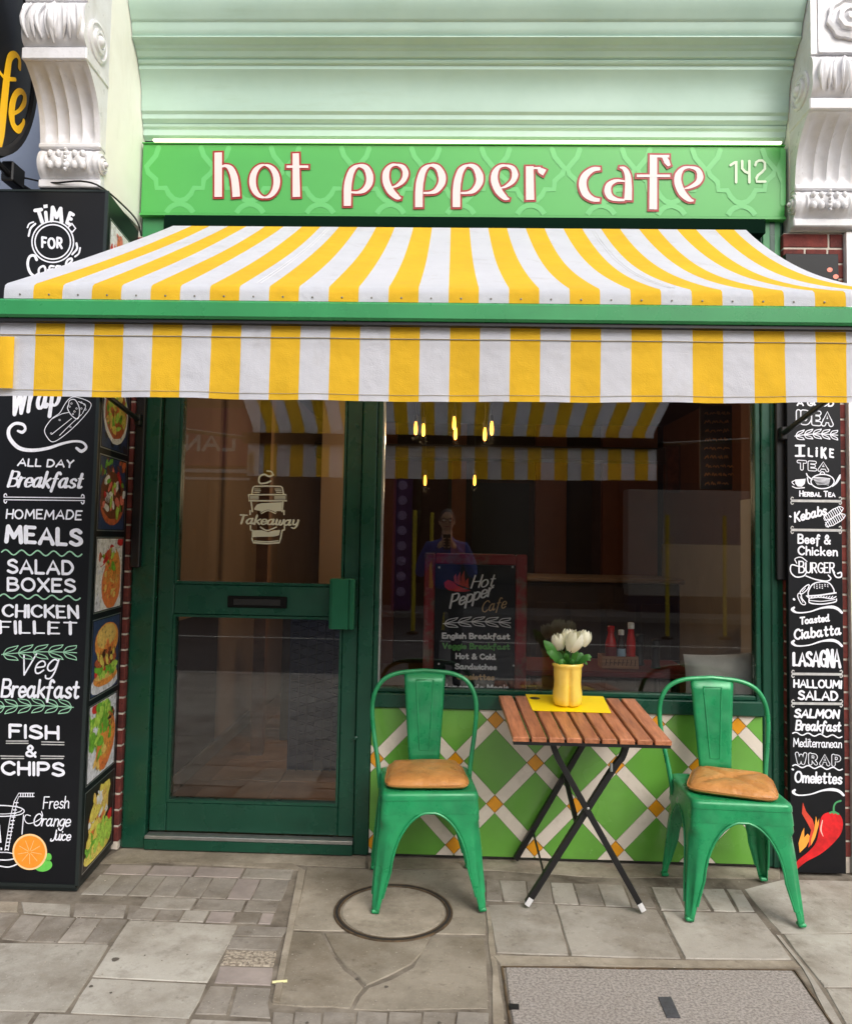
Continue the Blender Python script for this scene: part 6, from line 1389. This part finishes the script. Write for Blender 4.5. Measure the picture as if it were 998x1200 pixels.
ph_ = thing('phone', 'dark smartphone held up in both hands, reflected in the window', 'phone', (0,-3.76,1.47)); MB().box((-.037,-3.765,1.405),(.037,-3.757,1.555),bev=.003).build('phone_body', M['blackm'], ph_); mb = MB(); mb.lathe([(.008,0),(.008,.002),(.001,.002)], c=(-.02,-3.757,1.535), n=12, axis='Y'); mb.build('camera_lens', M['rubber'], ph_)
for s in (-1,1):
    ch = [[P(s*.085,.315,1.425,.027),P(s*.066,.345,1.445,.026),P(s*.052,.36,1.46,.024)]]
    for f, (z0, dz) in enumerate(((1.445,-.012),(1.462,-.002),(1.479,.006),(1.496,.014))):
        ch.append([P(s*.052,.36,1.46,.024),P(s*.050,.372,z0,.0095),P(s*.042,.3735,z0+dz*.5,.009),P(s*.026,.3745,z0+dz,.0085),P(s*(.014-.003*abs(f-1.5)),.3745,z0+dz*1.4,.0075)])
    ch.append([P(s*.052,.36,1.46,.024),P(s*.052,.347,1.478,.011),P(s*.042,.341,1.500,.0095),P(s*.028,.342,1.515,.008)])
    skin('hand', ch, SK, pr_, 1)
# ================================================================== FAR SIDE OF THE STREET (seen in the glass)
FY = -13.6
ob = thing('brick_terrace', 'dark brick terrace with shopfronts across the street, seen in reflection', 'building', (0,FY,0))
OB = mat('far_brick', lin((96,66,54)), .9, col2=lin((70,48,42)), scale=9, bump=.3)
MB().box((-16,FY-4,0),(16,FY-.3,5.3)).build('wall', OB, ob)
DK = mat('far_dark_glass', lin((20,22,26)), .15)
for i in range(8):
    x0 = -15.6+i*3.9
    MB().box((x0,FY-.3,.5),(x0+3.3,FY-.22,2.9)).build('shop_window', DK, ob); MB().box((x0-.1,FY-.3,.0),(x0+3.4,FY-.1,.5)).build('stall_riser', mat('far_riser', lin((60,52,50)), .7), ob)
    for j in range(0):
        w_ = MB().box((x0+.4+j*1.6,FY-.3,5.0),(x0+1.3+j*1.6,FY-.26,6.8)).build('window', DK, ob); MB().box((x0+.3+j*1.6,FY-.3,4.9),(x0+1.4+j*1.6,FY-.2,4.995)).build('sill', M['cream'], ob)
sg_ = thing('magenta_sign', 'magenta shop sign ending in LAND across the street, seen mirrored in the door glass', 'sign', (-5.2,FY-.1,3.8)); MB().box((-8.2,FY-.28,3.1),(-4.55,FY-.08,4.45),bev=.02).build('sign_panel', mat('magenta_panel', lin((150,30,84)), .5), sg_)
MB().box((-8.2,FY-.1,2.95),(-4.55,FY-.05,3.03)).build('white_trim', mat('far_white', lin((230,230,225)), .6), sg_); MB().box((-8.2,FY-.1,2.78),(-4.55,FY-.05,2.84)).build('white_trim', MATS['far_white'], sg_)
pen = Pen((0,1,0), .005); pen.text('LAND', Vector((-4.9,FY-.075,3.45)), Vector((-6.5,FY-.075,3.45)), Vector((-4.9,FY-.075,3.85)), w=.2); pen.build('sign_lettering', MATS['far_white'], sg_)
def tagged(o, l, c): return tag(o, l, c)
tagged(MB().box((4.0,FY-.28,.35),(9.5,FY+.3,2.7),bev=.02).build('white_hoarding', mat('far_cream_boards', lin((196,186,172)), .8, var=.1, scale=1)), 'cream boarded wall across the street, seen reflected at the right of the window', 'hoarding')
tagged(MB().box((4.0,FY-.28,.0),(9.6,FY+.34,.345)).build('blue_plinth', mat('far_navy', lin((24,34,66)), .7)), 'navy plinth below the cream boarded wall across the street', 'plinth')
pl = thing('purple_pillar', 'tall purple ornamented pillar across the street, seen reflected at the left of the window', 'pillar', (-1.0,-12.6,0)); MB().box((-1.15,-12.8,0),(-.75,-12.4,3.1),bev=.02).build('shaft', mat('purple_paint', lin((84,34,110)), .6, var=.2, scale=6), pl)
mb = MB()
for k in range(9): mb.lathe([(.10,0),(.10,.012),(.06,.02),(.001,.02)], c=(-.95,-12.4,.4+k*.32), n=12, axis='Y')
mb.build('ornament', mat('pale_mauve_ornament', lin((190,160,200)), .6), pl)
for k, (x, y) in enumerate(((-.55,-9.3),(-.05,-9.6),(-.28,-10.4),(3.75,-9.4),(4.75,-9.5))):
    t = thing('yellow_post', 'yellow painted post at the far kerb, number %d' % k, 'post', (x,y,0)); t['group'] = 'yellow posts reflected in the window'
    t['label'] = 'yellow post across the street reflected in the window, '+('leftmost of the left three','rightmost of the left three','middle one of the left three','left one of the right pair','right one of the right pair')[k]
    mb = MB(); mb.tube([(0,0,-.1),(0,0,2.0)],.035,n=8); mb.build('pole', mat('yellow_post_paint', lin((226,200,40)), .5), t, smooth=True, local=True); mb = MB(); mb.lathe([(.10,-.1),(.10,-.06),(.04,-.05)], n=10); mb.build('base_ring', M['blackm'], t, local=True)
